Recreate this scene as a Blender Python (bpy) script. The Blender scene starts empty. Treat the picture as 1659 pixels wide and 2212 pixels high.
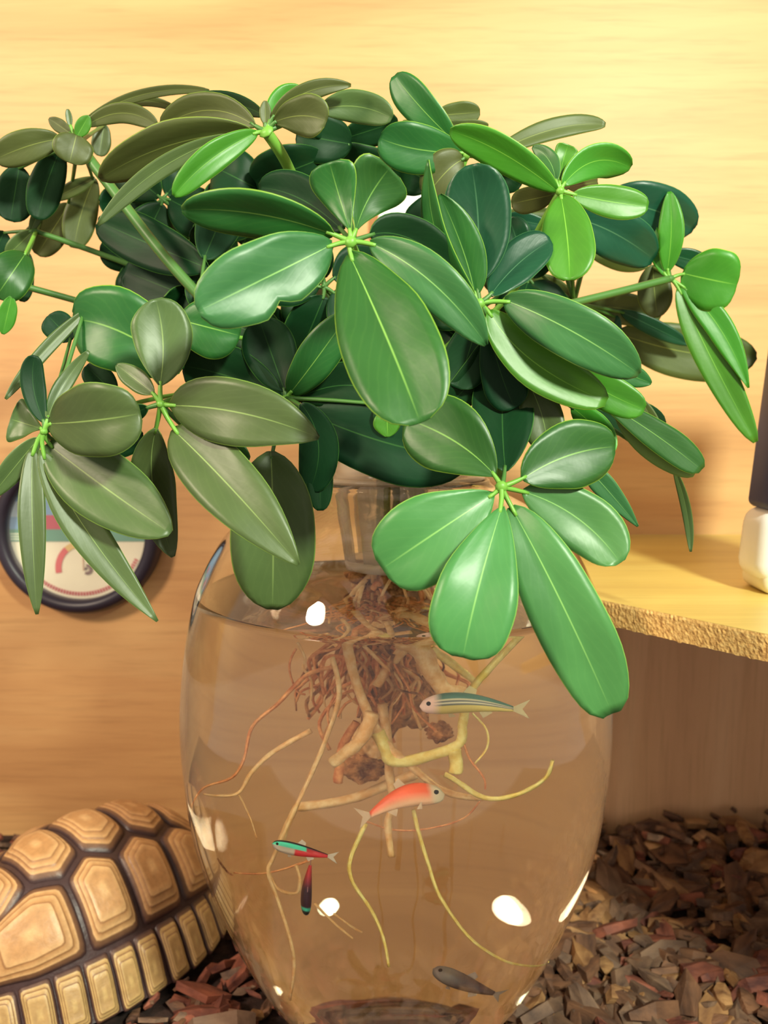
import bpy, bmesh, math, random
from mathutils import Vector, Matrix, noise

# ------------------------------------------------------------------ camera, world, lights, exposure
SC = bpy.context.scene
COL = SC.collection
R = random.Random(7)
F_PX, PITCH, CAM_H = 1850.0, math.radians(7), 0.32
CP, SP = math.cos(PITCH), math.sin(PITCH)
cam = bpy.data.cameras.new('camera')
cam.sensor_fit = 'VERTICAL'; cam.sensor_height = 36.0
cam.lens = 36.0 * F_PX / 2212.0
cam.clip_start = 0.01
cam.dof.use_dof = True; cam.dof.focus_distance = 0.315
cam.dof.aperture_fstop = cam.lens * 0.001 / 0.0020
co = bpy.data.objects.new('camera', cam); COL.objects.link(co)
co.location = (0, 0, CAM_H); co.rotation_euler = (math.radians(90) - PITCH, 0, 0)
SC.camera = co

w = bpy.data.worlds.new('world'); SC.world = w; w.use_nodes = True
w.node_tree.nodes['Background'].inputs[0].default_value = (1.0, 0.85, 0.74, 1)
w.node_tree.nodes['Background'].inputs[1].default_value = 0.50

def area(name, loc, target, size, power, color, sy=None):
    l = bpy.data.lights.new(name, 'AREA'); l.shape = 'RECTANGLE' if sy else 'DISK'; l.size = size
    if sy: l.size_y = sy
    l.energy = power; l.color = color
    o = bpy.data.objects.new(name, l); COL.objects.link(o); o.location = loc
    o.rotation_euler = (Vector(target) - Vector(loc)).to_track_quat('-Z', 'Y').to_euler()
    return o
area('white_lamp', (0.40, -0.36, 0.80), (0.05, 0.45, 0.22), 0.12, 15.0, (0.95, 1.0, 0.80))
area('warm_lamp', (-0.68, -0.25, 0.76), (-0.08, 0.5, 0.15), 0.17, 9.0, (1.0, 0.80, 0.60))

vs = SC.view_settings
vs.view_transform = 'Standard'; vs.look = 'None'; vs.gamma = 1.0; vs.exposure = 0.0; vs.use_curve_mapping = False
SC.cycles.max_bounces = 16; SC.cycles.transmission_bounces = 14; SC.cycles.transparent_max_bounces = 12
SC.cycles.caustics_refractive = True; SC.cycles.caustics_reflective = True
SC.cycles.blur_glossy = 0.3; SC.cycles.sample_clamp_indirect = 30.0
SC.cycles.use_denoising = True

# ------------------------------------------------------------------ helpers
def ray(px, py):
    u, v = (px - 829.5) / F_PX, (1106 - py) / F_PX
    return Vector((u, CP + v * SP, -SP + v * CP))
def P(px, py, Y):
    d = ray(px, py)
    return d * (Y / d.y) + Vector((0, 0, CAM_H))
def srgb(r, g, b):
    f = lambda c: (c / 255) / 12.92 if c <= 10 else (((c / 255) + 0.055) / 1.055) ** 2.4
    return (f(r), f(g), f(b), 1.0)

def tag(o, label=None, cat=None, group=None, kind=None):
    if label: o['label'] = label
    if cat: o['category'] = cat
    if group: o['group'] = group
    if kind: o['kind'] = kind
    return o
def empty(name, loc=(0, 0, 0)):
    o = bpy.data.objects.new(name, None); COL.objects.link(o); o.location = loc
    o.empty_display_size = 0.01
    return o
def link_mesh(name, verts, faces, mats, parent=None, smooth=True, uv=None, fmat=None, cols=None, loc=None):
    me = bpy.data.meshes.new(name)
    me.from_pydata([tuple(v) for v in verts], [], faces)
    for m in (mats if isinstance(mats, (list, tuple)) else [mats]): me.materials.append(m)
    if smooth: me.polygons.foreach_set('use_smooth', [True] * len(me.polygons))
    if fmat: me.polygons.foreach_set('material_index', fmat)
    if uv:
        L = me.uv_layers.new(name='UVMap'); vi = [0] * len(me.loops); me.loops.foreach_get('vertex_index', vi)
        L.data.foreach_set('uv', [c for i in vi for c in uv[i]])
    if cols:
        a = me.color_attributes.new('Col', 'FLOAT_COLOR', 'POINT')
        a.data.foreach_set('color', [c for q in cols for c in q])
    me.update()
    o = bpy.data.objects.new(name, me); COL.objects.link(o)
    if loc: o.location = loc
    if parent is not None:
        o.parent = parent
        if loc is None and parent.type == 'EMPTY' and parent.parent is None:
            o.matrix_parent_inverse = Matrix.Translation(-Vector(parent.location))
    return o

def catmull(pts, n):
    out = []; m = len(pts)
    for i in range(m - 1):
        p0, p1, p2, p3 = pts[max(i - 1, 0)], pts[i], pts[i + 1], pts[min(i + 2, m - 1)]
        for k in range(n):
            t = k / n
            out.append(0.5 * ((2 * p1) + (p2 - p0) * t + (2 * p0 - 5 * p1 + 4 * p2 - p3) * t * t + (3 * p1 - p0 - 3 * p2 + p3) * t ** 3))
    out.append(pts[-1]); return out

def tube_data(pts, radii, seg=8, n=4, wob=0.0, caps=True):
    pts = [Vector(p) for p in pts]
    rr = [radii[0] + (radii[-1] - radii[0]) * i / (len(pts) - 1) for i in range(len(pts))] if len(radii) == 2 and len(pts) != 2 else list(radii)
    path = catmull(pts, n)
    rs = catmull([Vector((r, 0, 0)) for r in rr], n)
    V, Fc = [], []
    prev = None
    for i, p in enumerate(path):
        t = (path[min(i + 1, len(path) - 1)] - path[max(i - 1, 0)]).normalized()
        if prev is None:
            a = t.cross(Vector((0, 1, 0.01))).normalized()
        else:
            a = (prev - t * prev.dot(t)).normalized()
        prev = a; b = t.cross(a)
        for k in range(seg):
            an = 2 * math.pi * k / seg
            r = rs[i].x * (1 + wob * (noise.noise(p * 300 + Vector((k * 0.7, 0, 0)))))
            V.append(p + a * math.cos(an) * r + b * math.sin(an) * r)
    for i in range(len(path) - 1):
        for k in range(seg):
            k2 = (k + 1) % seg
            Fc.append((i * seg + k, i * seg + k2, (i + 1) * seg + k2, (i + 1) * seg + k))
    if caps:
        Fc.append(tuple(range(seg - 1, -1, -1))); L = (len(path) - 1) * seg
        Fc.append(tuple(L + k for k in range(seg)))
    return V, Fc
def join_data(*ds):
    V, Fc = [], []
    for v, f in ds:
        o = len(V); V += list(v); Fc += [tuple(i + o for i in q) for q in f]
    return V, Fc
def box_data(c, s, rot=None, bev=0.0):
    bm = bmesh.new(); bmesh.ops.create_cube(bm, size=1.0)
    for v in bm.verts: v.co = Vector((v.co.x * s[0], v.co.y * s[1], v.co.z * s[2]))
    if bev: bmesh.ops.bevel(bm, geom=bm.edges[:], offset=bev, segments=4, affect='EDGES', profile=0.5)
    M = Matrix.Translation(Vector(c)) @ (rot.to_4x4() if rot else Matrix.Identity(4))
    V = [M @ v.co for v in bm.verts]; bm.verts.index_update()
    Fc = [tuple(v.index for v in f.verts) for f in bm.faces]; bm.free()
    return V, Fc
def lathe_data(prof, seg=96, cx=0.0, cy=0.0, closed=False):
    V, Fc = [], []
    for r, z in prof:
        for k in range(seg):
            a = 2 * math.pi * k / seg; V.append(Vector((cx + r * math.cos(a), cy + r * math.sin(a), z)))
    n = len(prof)
    for i in range(n if closed else n - 1):
        j = (i + 1) % n
        for k in range(seg):
            k2 = (k + 1) % seg
            Fc.append((i * seg + k, i * seg + k2, j * seg + k2, j * seg + k))
    return V, Fc

# ------------------------------------------------------------------ materials
def mat(name):
    m = bpy.data.materials.new(name); m.use_nodes = True
    nt = m.node_tree; b = nt.nodes['Principled BSDF']
    return m, nt, b
def plain(name, col, rough=0.5, **kw):
    m, nt, b = mat(name); b.inputs['Base Color'].default_value = col; b.inputs['Roughness'].default_value = rough
    for k, v in kw.items(): b.inputs[k].default_value = v
    return m
def N(nt, t, **kw):
    n = nt.nodes.new(t)
    for k, v in kw.items():
        if k in n.inputs.keys(): n.inputs[k].default_value = v
        else: setattr(n, k, v)
    return n
def ramp(nt, stops):
    n = nt.nodes.new('ShaderNodeValToRGB'); cr = n.color_ramp
    while len(cr.elements) < len(stops): cr.elements.new(0.5)
    for e, (p, c) in zip(cr.elements, stops): e.position = p; e.color = c
    return n
def mixc(nt, fac, a, b, mode='MIX'):
    n = nt.nodes.new('ShaderNodeMix'); n.data_type = 'RGBA'; n.blend_type = mode
    for i, v in ((0, fac), (6, a), (7, b)):
        if hasattr(v, 'links'): nt.links.new(v, n.inputs[i])
        else: n.inputs[i].default_value = v
    return n.outputs[2]
def mathn(nt, op, a, b=0.0, c=None):
    n = nt.nodes.new('ShaderNodeMath'); n.operation = op
    for i, v in enumerate((a, b) if c is None else (a, b, c)):
        if hasattr(v, 'links'): nt.links.new(v, n.inputs[i])
        else: n.inputs[i].default_value = v
    return n.outputs[0]

def wood(name, c1, c2, c3, vertical=False, rough=0.45, scale=1.0):
    m, nt, b = mat(name)
    tc = N(nt, 'ShaderNodeTexCoord'); mp = N(nt, 'ShaderNodeMapping')
    mp.inputs['Scale'].default_value = (14 * scale, 14 * scale, 1.3 * scale) if vertical else (1.3 * scale, 14 * scale, 14 * scale)
    nt.links.new(tc.outputs['Object'], mp.inputs[0])
    n1 = N(nt, 'ShaderNodeTexNoise', Scale=1.6, Detail=5.0, Roughness=0.6, Distortion=0.6); nt.links.new(mp.outputs[0], n1.inputs['Vector'])
    mp2 = N(nt, 'ShaderNodeMapping')
    mp2.inputs['Scale'].default_value = (220 * scale, 220 * scale, 12 * scale) if vertical else (12 * scale, 220 * scale, 220 * scale)
    nt.links.new(tc.outputs['Object'], mp2.inputs[0])
    n2 = N(nt, 'ShaderNodeTexNoise', Scale=1.5, Detail=3.0, Roughness=0.6); nt.links.new(mp2.outputs[0], n2.inputs['Vector'])
    r1 = ramp(nt, [(0.3, c1), (0.5, c2), (0.72, c3)]); nt.links.new(n1.outputs[0], r1.inputs[0])
    f = mathn(nt, 'MULTIPLY', mathn(nt, 'SUBTRACT', n2.outputs[0], 0.5), 1.1)
    r2 = mixc(nt, mathn(nt, 'MAXIMUM', f, 0.0), r1.outputs[0], (c1[0] * 0.6, c1[1] * 0.55, c1[2] * 0.5, 1))
    nt.links.new(r2, b.inputs['Base Color']); b.inputs['Roughness'].default_value = rough
    bp = N(nt, 'ShaderNodeBump', Strength=0.08, Distance=0.001); nt.links.new(n2.outputs[0], bp.inputs['Height']); nt.links.new(bp.outputs[0], b.inputs['Normal'])
    return m
M_WALL = wood('wood_wall', srgb(196, 145, 92), srgb(212, 162, 106), srgb(222, 178, 120), rough=0.5)
M_PANEL = wood('wood_panel', srgb(214, 168, 126), srgb(224, 180, 136), srgb(234, 194, 152), vertical=True, rough=0.5)
M_SHELF = wood('wood_shelf', srgb(206, 174, 92), srgb(220, 192, 104), srgb(228, 204, 116), rough=0.4)
# rough sawn chip edge
m, nt, b = mat('chipboard_edge'); M_EDGE = m
tc = N(nt, 'ShaderNodeTexCoord'); n1 = N(nt, 'ShaderNodeTexVoronoi', Scale=900.0); n2 = N(nt, 'ShaderNodeTexNoise', Scale=520.0, Detail=4.0)
nt.links.new(tc.outputs['Object'], n1.inputs['Vector']); nt.links.new(tc.outputs['Object'], n2.inputs['Vector'])
r1 = ramp(nt, [(0.30, srgb(180, 130, 72)), (0.5, srgb(215, 168, 98)), (0.75, srgb(235, 195, 125))]); nt.links.new(n2.outputs[0], r1.inputs[0])
nt.links.new(r1.outputs[0], b.inputs['Base Color']); b.inputs['Roughness'].default_value = 0.9
bp = N(nt, 'ShaderNodeBump', Strength=0.35, Distance=0.0006); nt.links.new(n1.outputs[0], bp.inputs['Height']); nt.links.new(bp.outputs[0], b.inputs['Normal'])

def leaf_mat(name, base, dark, edge, vein, rough=0.41, trans=0.12, spec=0.5):
    m, nt, b = mat(name)
    uv = N(nt, 'ShaderNodeUVMap'); sep = N(nt, 'ShaderNodeSeparateXYZ'); nt.links.new(uv.outputs[0], sep.inputs[0])
    u, v = sep.outputs[0], sep.outputs[1]          # u along, v across 0..1
    av = mathn(nt, 'ABSOLUTE', mathn(nt, 'SUBTRACT', v, 0.5))
    mid = mathn(nt, 'LESS_THAN', av, 0.014)
    midf = N(nt, 'ShaderNodeMapRange'); midf.inputs[1].default_value = 0.004; midf.inputs[2].default_value = 0.015; midf.inputs[3].default_value = 1.0; midf.inputs[4].default_value = 0.0
    nt.links.new(av, midf.inputs[0])
    fade = mathn(nt, 'SUBTRACT', 1.0, mathn(nt, 'POWER', u, 2.5))
    midv = mathn(nt, 'MULTIPLY', midf.outputs[0], fade)
    ed = N(nt, 'ShaderNodeMapRange'); ed.inputs[1].default_value = 0.483; ed.inputs[2].default_value = 0.497; nt.links.new(av, ed.inputs[0])
    tc = N(nt, 'ShaderNodeTexCoord'); n1 = N(nt, 'ShaderNodeTexNoise', Scale=55.0, Detail=4.0, Roughness=0.55); nt.links.new(tc.outputs['Object'], n1.inputs['Vector'])
    # side veins
    ph = mathn(nt, 'ADD', mathn(nt, 'ADD', mathn(nt, 'MULTIPLY', u, 26.0), mathn(nt, 'MULTIPLY', n1.outputs[0], 5.0)), mathn(nt, 'MULTIPLY', av, -26.0))
    sv = mathn(nt, 'POWER', mathn(nt, 'ABSOLUTE', mathn(nt, 'SINE', ph)), 14.0)
    oi = N(nt, 'ShaderNodeObjectInfo')
    c = mixc(nt, n1.outputs[0], dark, base)
    hs = N(nt, 'ShaderNodeHueSaturation'); nt.links.new(c, hs.inputs['Color'])
    nt.links.new(mathn(nt, 'ADD', mathn(nt, 'MULTIPLY', oi.outputs['Random'], 0.03), 0.485), hs.inputs['Hue'])
    nt.links.new(mathn(nt, 'ADD', mathn(nt, 'MULTIPLY', oi.outputs['Random'], 0.3), 0.85), hs.inputs['Value'])
    c = hs.outputs[0]
    c = mixc(nt, mathn(nt, 'MULTIPLY', sv, 0.018), c, vein)
    c = mixc(nt, mathn(nt, 'MULTIPLY', midv, 0.75), c, vein)
    c = mixc(nt, mathn(nt, 'MULTIPLY', ed.outputs[0], 0.55), c, edge)
    nt.links.new(c, b.inputs['Base Color'])
    b.inputs['Roughness'].default_value = rough; b.inputs['Specular IOR Level'].default_value = spec
    bp = N(nt, 'ShaderNodeBump', Strength=0.25, Distance=0.0008)
    nt.links.new(mathn(nt, 'ADD', mathn(nt, 'MULTIPLY', sv, 0.015), n1.outputs[0]), bp.inputs['Height']); nt.links.new(bp.outputs[0], b.inputs['Normal'])
    out = nt.nodes['Material Output']
    tr = N(nt, 'ShaderNodeBsdfTranslucent'); nt.links.new(c, tr.inputs['Color'])
    mx = N(nt, 'ShaderNodeMixShader'); mx.inputs[0].default_value = trans
    nt.links.new(b.outputs[0], mx.inputs[1]); nt.links.new(tr.outputs[0], mx.inputs[2]); nt.links.new(mx.outputs[0], out.inputs['Surface'])
    return m
V_PALE = srgb(150, 205, 95); E_PALE = srgb(170, 215, 70)
M_LEAF = {
    'f': leaf_mat('leaf_green', srgb(44, 106, 38), srgb(32, 84, 32), E_PALE, V_PALE),
    'b': leaf_mat('leaf_bright', srgb(78, 150, 38), srgb(58, 122, 30), srgb(180, 225, 80), srgb(150, 215, 80), trans=0.2),
    'm': leaf_mat('leaf_mint', srgb(58, 116, 58), srgb(42, 94, 46), srgb(180, 225, 100), srgb(160, 215, 120)),
    'n': leaf_mat('leaf_mint_lit', srgb(78, 142, 76), srgb(60, 120, 60), srgb(170, 215, 90), srgb(150, 205, 110), rough=0.4),  # lit copy of the mint leaf: closer light put into the colour
    'd': leaf_mat('leaf_shaded', srgb(18, 62, 28), srgb(11, 42, 22), srgb(90, 150, 60), srgb(60, 110, 52), rough=0.5, spec=0.22),  # shade of the crown interior put into the leaf colour
    'o': leaf_mat('leaf_olive', srgb(84, 98, 42), srgb(66, 76, 36), srgb(150, 180, 60), srgb(150, 165, 80), rough=0.5),
    'g': leaf_mat('leaf_warm_lit', srgb(82, 104, 54), srgb(62, 82, 42), srgb(150, 190, 80), srgb(150, 180, 100), rough=0.42),  # warmer, weaker light of the left whorls put into the green
    't': leaf_mat('leaf_teal', srgb(28, 84, 54), srgb(18, 62, 44), srgb(90, 150, 90), srgb(90, 140, 100), rough=0.34, spec=0.35),
}
M_UNDER = leaf_mat('leaf_underside', srgb(140, 170, 85), srgb(115, 145, 70), srgb(170, 205, 90), srgb(165, 195, 110), rough=0.6)
M_STALK = plain('stalk_green', srgb(112, 168, 62), 0.45)
M_STALK_D = plain('stalk_dark', srgb(72, 118, 52), 0.45)

def colattr(name, rough, bump=0.0, bscale=300.0, spec=0.5, jitter=0.0, trans=0.0):
    m, nt, b = mat(name)
    a = N(nt, 'ShaderNodeAttribute'); a.attribute_name = 'Col'
    c = a.outputs['Color']
    tc = N(nt, 'ShaderNodeTexCoord')
    if jitter or bump:
        n1 = N(nt, 'ShaderNodeTexNoise', Scale=bscale, Detail=4.0, Roughness=0.6); nt.links.new(tc.outputs['Object'], n1.inputs['Vector'])
    if jitter:
        r = ramp(nt, [(0.3, (1 - jitter,) * 3 + (1,)), (0.7, (1 + jitter * 0.4,) * 3 + (1,))]); nt.links.new(n1.outputs[0], r.inputs[0])
        c = mixc(nt, 1.0, c, r.outputs[0], 'MULTIPLY')
    nt.links.new(c, b.inputs['Base Color']); b.inputs['Roughness'].default_value = rough; b.inputs['Specular IOR Level'].default_value = spec
    if bump:
        bp = N(nt, 'ShaderNodeBump', Strength=bump, Distance=0.0008); nt.links.new(n1.outputs[0], bp.inputs['Height']); nt.links.new(bp.outputs[0], b.inputs['Normal'])
    if trans: b.inputs['Alpha'].default_value = 1 - trans
    return m
def noisy(name, c1, c2, scale, rough, bump=0.3, dist=0.001, detail=5.0, stretch=None):
    m, nt, b = mat(name); tc = N(nt, 'ShaderNodeTexCoord'); n1 = N(nt, 'ShaderNodeTexNoise', Scale=scale, Detail=detail, Roughness=0.6)
    src = tc.outputs['Object']
    if stretch:
        mp = N(nt, 'ShaderNodeMapping'); mp.inputs['Scale'].default_value = stretch; nt.links.new(src, mp.inputs[0]); src = mp.outputs[0]
    nt.links.new(src, n1.inputs['Vector'])
    r = ramp(nt, [(0.35, c1), (0.65, c2)]); nt.links.new(n1.outputs[0], r.inputs[0]); nt.links.new(r.outputs[0], b.inputs['Base Color'])
    b.inputs['Roughness'].default_value = rough
    bp = N(nt, 'ShaderNodeBump', Strength=bump, Distance=dist); nt.links.new(n1.outputs[0], bp.inputs['Height']); nt.links.new(bp.outputs[0], b.inputs['Normal'])
    return m
M_BARK = [noisy('bark_red', srgb(78, 38, 32), srgb(146, 84, 62), 160, 0.75, 0.8, 0.002, stretch=(0.35, 1, 1)),
          noisy('bark_brown', srgb(66, 44, 34), srgb(124, 86, 60), 160, 0.75, 0.8, 0.002, stretch=(0.35, 1, 1)),
          noisy('bark_grey', srgb(74, 54, 44), srgb(126, 98, 76), 160, 0.75, 0.8, 0.002, stretch=(0.35, 1, 1)),
          noisy('bark_tan', srgb(108, 72, 44), srgb(172, 130, 84), 160, 0.75, 0.8, 0.002, stretch=(0.35, 1, 1))]
M_SOIL = noisy('bark_bed', srgb(26, 17, 14), srgb(58, 36, 28), 120, 0.95, 1.0, 0.003)

def glass(name, ior, col=(1, 1, 1, 1)):
    m = bpy.data.materials.new(name); m.use_nodes = True; nt = m.node_tree; nt.nodes.clear()
    g = nt.nodes.new('ShaderNodeBsdfGlass'); g.inputs['IOR'].default_value = ior; g.inputs['Roughness'].default_value = 0.0; g.inputs['Color'].default_value = col
    o = nt.nodes.new('ShaderNodeOutputMaterial'); nt.links.new(g.outputs[0], o.inputs[0]); return m
M_GLASS = glass('clear_glass', 1.47, (0.985, 0.99, 0.98, 1)); M_WATER = glass('water', 1.333, (0.985, 0.975, 0.94, 1))

# ------------------------------------------------------------------ vase profile and refraction helper
VX, VY = 0.0055, 0.40
PROF = [(0.0440, 0.0), (0.0500, 0.0150), (0.0568, 0.0306), (0.0667, 0.0452), (0.0742, 0.0592), (0.0807, 0.0728), (0.0907, 0.0989), (0.0975, 0.1236),
        (0.1005, 0.1468), (0.1019, 0.1693), (0.1009, 0.1909), (0.0982, 0.2120), (0.0940, 0.2328), (0.0900, 0.2431), (0.0846, 0.2533),
        (0.0770, 0.2634), (0.0630, 0.2735), (0.0500, 0.2805), (0.0440, 0.2850)]
PS = [(p.x, p.y) for p in catmull([Vector((r, z, 0)) for r, z in PROF], 4)]
def rad(z):
    if z <= PS[0][1]: return PS[0][0]
    for (r0, z0), (r1, z1) in zip(PS, PS[1:]):
        if z0 <= z <= z1: return r0 + (r1 - r0) * (z - z0) / max(z1 - z0, 1e-9)
    return 0.0
WATER_Z = 0.2345
def W(px, py, Y):
    """World point seen at pixel (px, py) through the water-filled vase, on the depth plane Y."""
    d = ray(px, py).normalized(); o = Vector((0, 0, CAM_H))
    def g(t):
        p = o + d * t; return math.hypot(p.x - VX, p.y - VY) - rad(p.z)
    t = 0.2; hit = None
    while t < 0.55:
        if g(t + 0.001) < 0: hit = t; break
        t += 0.001
    if hit is None: return P(px, py, Y)
    a, bb = hit, hit + 0.001
    for _ in range(14):
        mm = (a + bb) / 2
        if g(mm) < 0: bb = mm
        else: a = mm
    p = o + d * a
    dr = (rad(p.z + 0.001) - rad(p.z - 0.001)) / 0.002
    rr = math.hypot(p.x - VX, p.y - VY)
    n = Vector(((p.x - VX) / rr, (p.y - VY) / rr, -dr)).normalized()
    eta = 1 / 1.333; c = -n.dot(d); k = 1 - eta * eta * (1 - c * c)
    d2 = d * eta + n * (eta * c - math.sqrt(k))
    q = p + d2 * ((Y - p.y) / d2.y)
    # stay inside the glass
    m = rad(q.z) - 0.006; h = math.hypot(q.x - VX, q.y - VY)
    if h > m: q.x = VX + (q.x - VX) * m / h; q.y = VY + (q.y - VY) * m / h
    q.z = min(q.z, WATER_Z - 0.001)
    return q

# ------------------------------------------------------------------ setting: wall, panel, floor, shelf
WY = 0.62
v, f = box_data((0, WY + 0.01, 0.45), (2.4, 0.02, 1.1))
tag(link_mesh('wall_back', v, f, M_WALL, smooth=False), kind='structure')
v, f = box_data((0.42, WY - 0.005, 0.105), (0.64, 0.010, 0.23))
tag(link_mesh('trim_1', v, f, M_PANEL, smooth=False), kind='structure')
# bark bed
V, Fc = [], []; nx, ny = 90, 60
def bed_z(x, y):
    h = 0.004 * noise.noise(Vector((x * 14, y * 14, 3))) - 0.006
    h += max(0, min(1, (x - 0.06) / 0.2)) * max(0, min(1, (y - 0.40) / 0.2)) * 0.012
    return h
for j in range(ny + 1):
    for i in range(nx + 1):
        x, y = -0.6 + 1.2 * i / nx, 0.05 + 0.58 * j / ny
        V.append((x, y, bed_z(x, y)))
n0 = len(V)
V += [(-0.6, 0.05, -0.05), (0.6, 0.05, -0.05), (0.6, 0.63, -0.05), (-0.6, 0.63, -0.05)]
for j in range(ny):
    for i in range(nx):
        a = j * (nx + 1) + i; Fc.append((a, a + 1, a + nx + 2, a + nx + 1))
Fc += [(n0, n0 + 3, n0 + 2, n0 + 1)]
tag(link_mesh('floor', V, Fc, M_SOIL), kind='structure')

# shelf (prism)
SZ = 0.2273
poly = [(0.086, 0.4286), (0.100, 0.412), (0.158, 0.343), (0.26, 0.222), (0.50, 0.222), (0.50, WY), (0.086, WY)]
def shelf():
    e = empty('wooden_shelf', (0.25, 0.5, SZ - 0.012))
    tag(e, 'pale wooden shelf with a rough sawn edge under the small dark and white device', 'shelf')
    bm = bmesh.new()
    lo = [bm.verts.new((x, y, SZ - 0.0115)) for x, y in poly]; hi = [bm.verts.new((x, y, SZ)) for x, y in poly]
    ft = bm.faces.new(hi); fb = bm.faces.new(lo[::-1]); sides = []
    for i in range(len(poly)):
        j = (i + 1) % len(poly); sides.append(bm.faces.new((lo[i], lo[j], hi[j], hi[i])))
    bm.normal_update()
    V = [v.co.copy() for v in bm.verts]; bm.verts.index_update()
    top = [tuple(v.index for v in q.verts) for q in (ft, fb)]
    bm.free()
    fs = top + [(i, (i + 1) % 7, (i + 1) % 7 + 7, i + 7) for i in range(7)]
    link_mesh('board', V, fs, M_SHELF, e, smooth=False)
    # rough sawn face, ragged along its lower side
    a, b2 = Vector((0.086, 0.4286, 0)), Vector((0.26, 0.222, 0)); n = 260; V = []; Fc = []
    nrm = Vector((-(b2 - a).y, (b2 - a).x, 0)).normalized(); nrm = nrm if nrm.y < 0 else -nrm
    rows = 8
    for i in range(n + 1):
        p = a.lerp(b2, i / n)
        for j in range(rows + 1):
            z = SZ - 0.0115 * j / rows
            if j == rows: z -= max(0, noise.noise(Vector((i * 0.31, 0, 0)))) * 0.0012
            q = p + nrm * (0.0004 + 0.0006 * abs(noise.noise(Vector((i * 0.5, j * 0.9, 5))))) * (0 if j == 0 else 1)
            V.append((q.x, q.y, z))
    for i in range(n):
        for j in range(rows):
            k = i * (rows + 1) + j; Fc.append((k, k + 1, k + rows + 2, k + rows + 1))
    o = len(V)
    link_mesh('sawn_edge', V, Fc, M_EDGE, e, smooth=False)['label'] = 'rough chipboard edge'
shelf()

# ------------------------------------------------------------------ vase, water, insert
def vase():
    e = empty('glass_vase', (VX, VY, 0)); tag(e, 'large clear barrel-shaped glass vase full of water with roots and small fish', 'vase')
    T = 0.0024
    outer = [(0.0, 0.0), (0.030, 0.0)] + PS
    inner = []
    for i, (r, z) in enumerate(PS):
        if z < 0.012: continue
        r0, z0 = PS[max(i - 1, 0)]; r1, z1 = PS[min(i + 1, len(PS) - 1)]
        t = Vector((r1 - r0, z1 - z0)).normalized(); nx_, nz_ = t.y, -t.x
        inner.append((r - nx_ * T, z - nz_ * T))
    lip = [(0.0436, 0.2866), (0.0422, 0.2868), (0.0412, 0.2856)]
    inner = [(r, z) for r, z in inner if z < 0.2830]
    prof = outer + lip + inner[::-1] + [(inner[0][0] - 0.006, 0.0085), (0.030, 0.0075), (0.0001, 0.007)]
    prof[0] = (0.0001, 0.0)
    V, Fc = lathe_data(prof, 128, VX, VY)
    link_mesh('vase_body', V, Fc, M_GLASS, e)
    # water: slightly overlapping the glass wall
    wp = [(0.0001, 0.0068), (0.030, 0.0073), (inner[0][0] - 0.0058, 0.0083)] + [(r + 0.0003, z) for r, z in inner if z < WATER_Z - 0.001]
    rw = rad(WATER_Z) - T * 1.05 + 0.0003
    wp += [(rw, WATER_Z + 0.0008), (rw - 0.0012, WATER_Z + 0.0002), (rw - 0.003, WATER_Z), (rw * 0.5, WATER_Z), (0.0001, WATER_Z)]
    V, Fc = lathe_data(wp, 128, VX, VY)
    wo = link_mesh('water', V, Fc, M_WATER); tag(wo, 'clear water filling the glass vase up to its shoulder', 'water')
vase()

def insert():
    e = empty('planter_insert', (VX, VY, 0.245)); tag(e, 'clear plastic slotted planter basket hanging in the vase neck', 'planter basket')
    m, nt, b = mat('clear_plastic'); b.inputs['Base Color'].default_value = srgb(225, 205, 180); b.inputs['Roughness'].default_value = 0.15
    b.inputs['Alpha'].default_value = 0.42
    cx, cy = VX, VY
    def ring(r0, z0, r1, z1, t=0.0012):
        return lathe_data([(r0, z0), (r1, z1), (r1 - t, z1), (r0 - t, z0)], 64, cx, cy, closed=True)
    V, Fc = ring(0.0300, 0.2845, 0.0305, 0.2985); link_mesh('collar', V, Fc, m, e)
    V, Fc = ring(0.0415, 0.2869, 0.0418, 0.2883, 0.012); link_mesh('flange', V, Fc, m, e)
    V, Fc = ring(0.0236, 0.2450, 0.0242, 0.2500); V2, F2 = lathe_data([(0.0001, 0.2450), (0.0236, 0.2450), (0.0236, 0.2460), (0.0001, 0.2460)], 64, cx, cy)
    V, Fc = join_data((V, Fc), (V2, F2)); link_mesh('bottom_cup', V, Fc, m, e)
    for k in range(9):
        a0 = 2 * math.pi * k / 9 + 0.1; V = []
        da = 0.22
        for a in (a0 - da, a0, a0 + da):
            for r, z in ((0.0242, 0.2498), (0.0300, 0.2850)):
                for t in (0.0, 0.0012): V.append((cx + (r - t) * math.cos(a), cy + (r - t) * math.sin(a), z))
        Fc = []
        for i in range(2):
            q = i * 4; Fc += [(q, q + 4, q + 6, q + 2), (q + 1, q + 3, q + 7, q + 5), (q, q + 1, q + 5, q + 4), (q + 2, q + 6, q + 7, q + 3)]
        Fc += [(0, 2, 3, 1), (8, 9, 11, 10)]
        link_mesh('rib', V, Fc, m, e)
insert()

# ------------------------------------------------------------------ the plant
PLANT = empty('umbrella_plant', (VX, VY, 0.235))
tag(PLANT, 'leafy green umbrella plant with whorled glossy leaves growing out of the glass vase', 'plant')

def lateral(tan, p):
    view = (p - Vector((0, 0, CAM_H))).normalized()
    s = tan.cross(view)
    if s.length < 1e-4: s = Vector((1, 0, 0))
    return s.normalized(), view
SHAPES = {'o': (0.85, 0.40), 'e': (0.70, 0.75), 'r': (1.05, 0.36), 'l': (0.60, 0.55), 'p': (0.75, 0.95), 'w': (0.60, 0.45), 't': (1.25, 0.28)}
def wfun(s, ab):
    a, b = ab; sm = a / (a + b)
    return (max(s, 0) ** a) * (max(1 - s, 0) ** b) / (sm ** a * (1 - sm) ** b)

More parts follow.
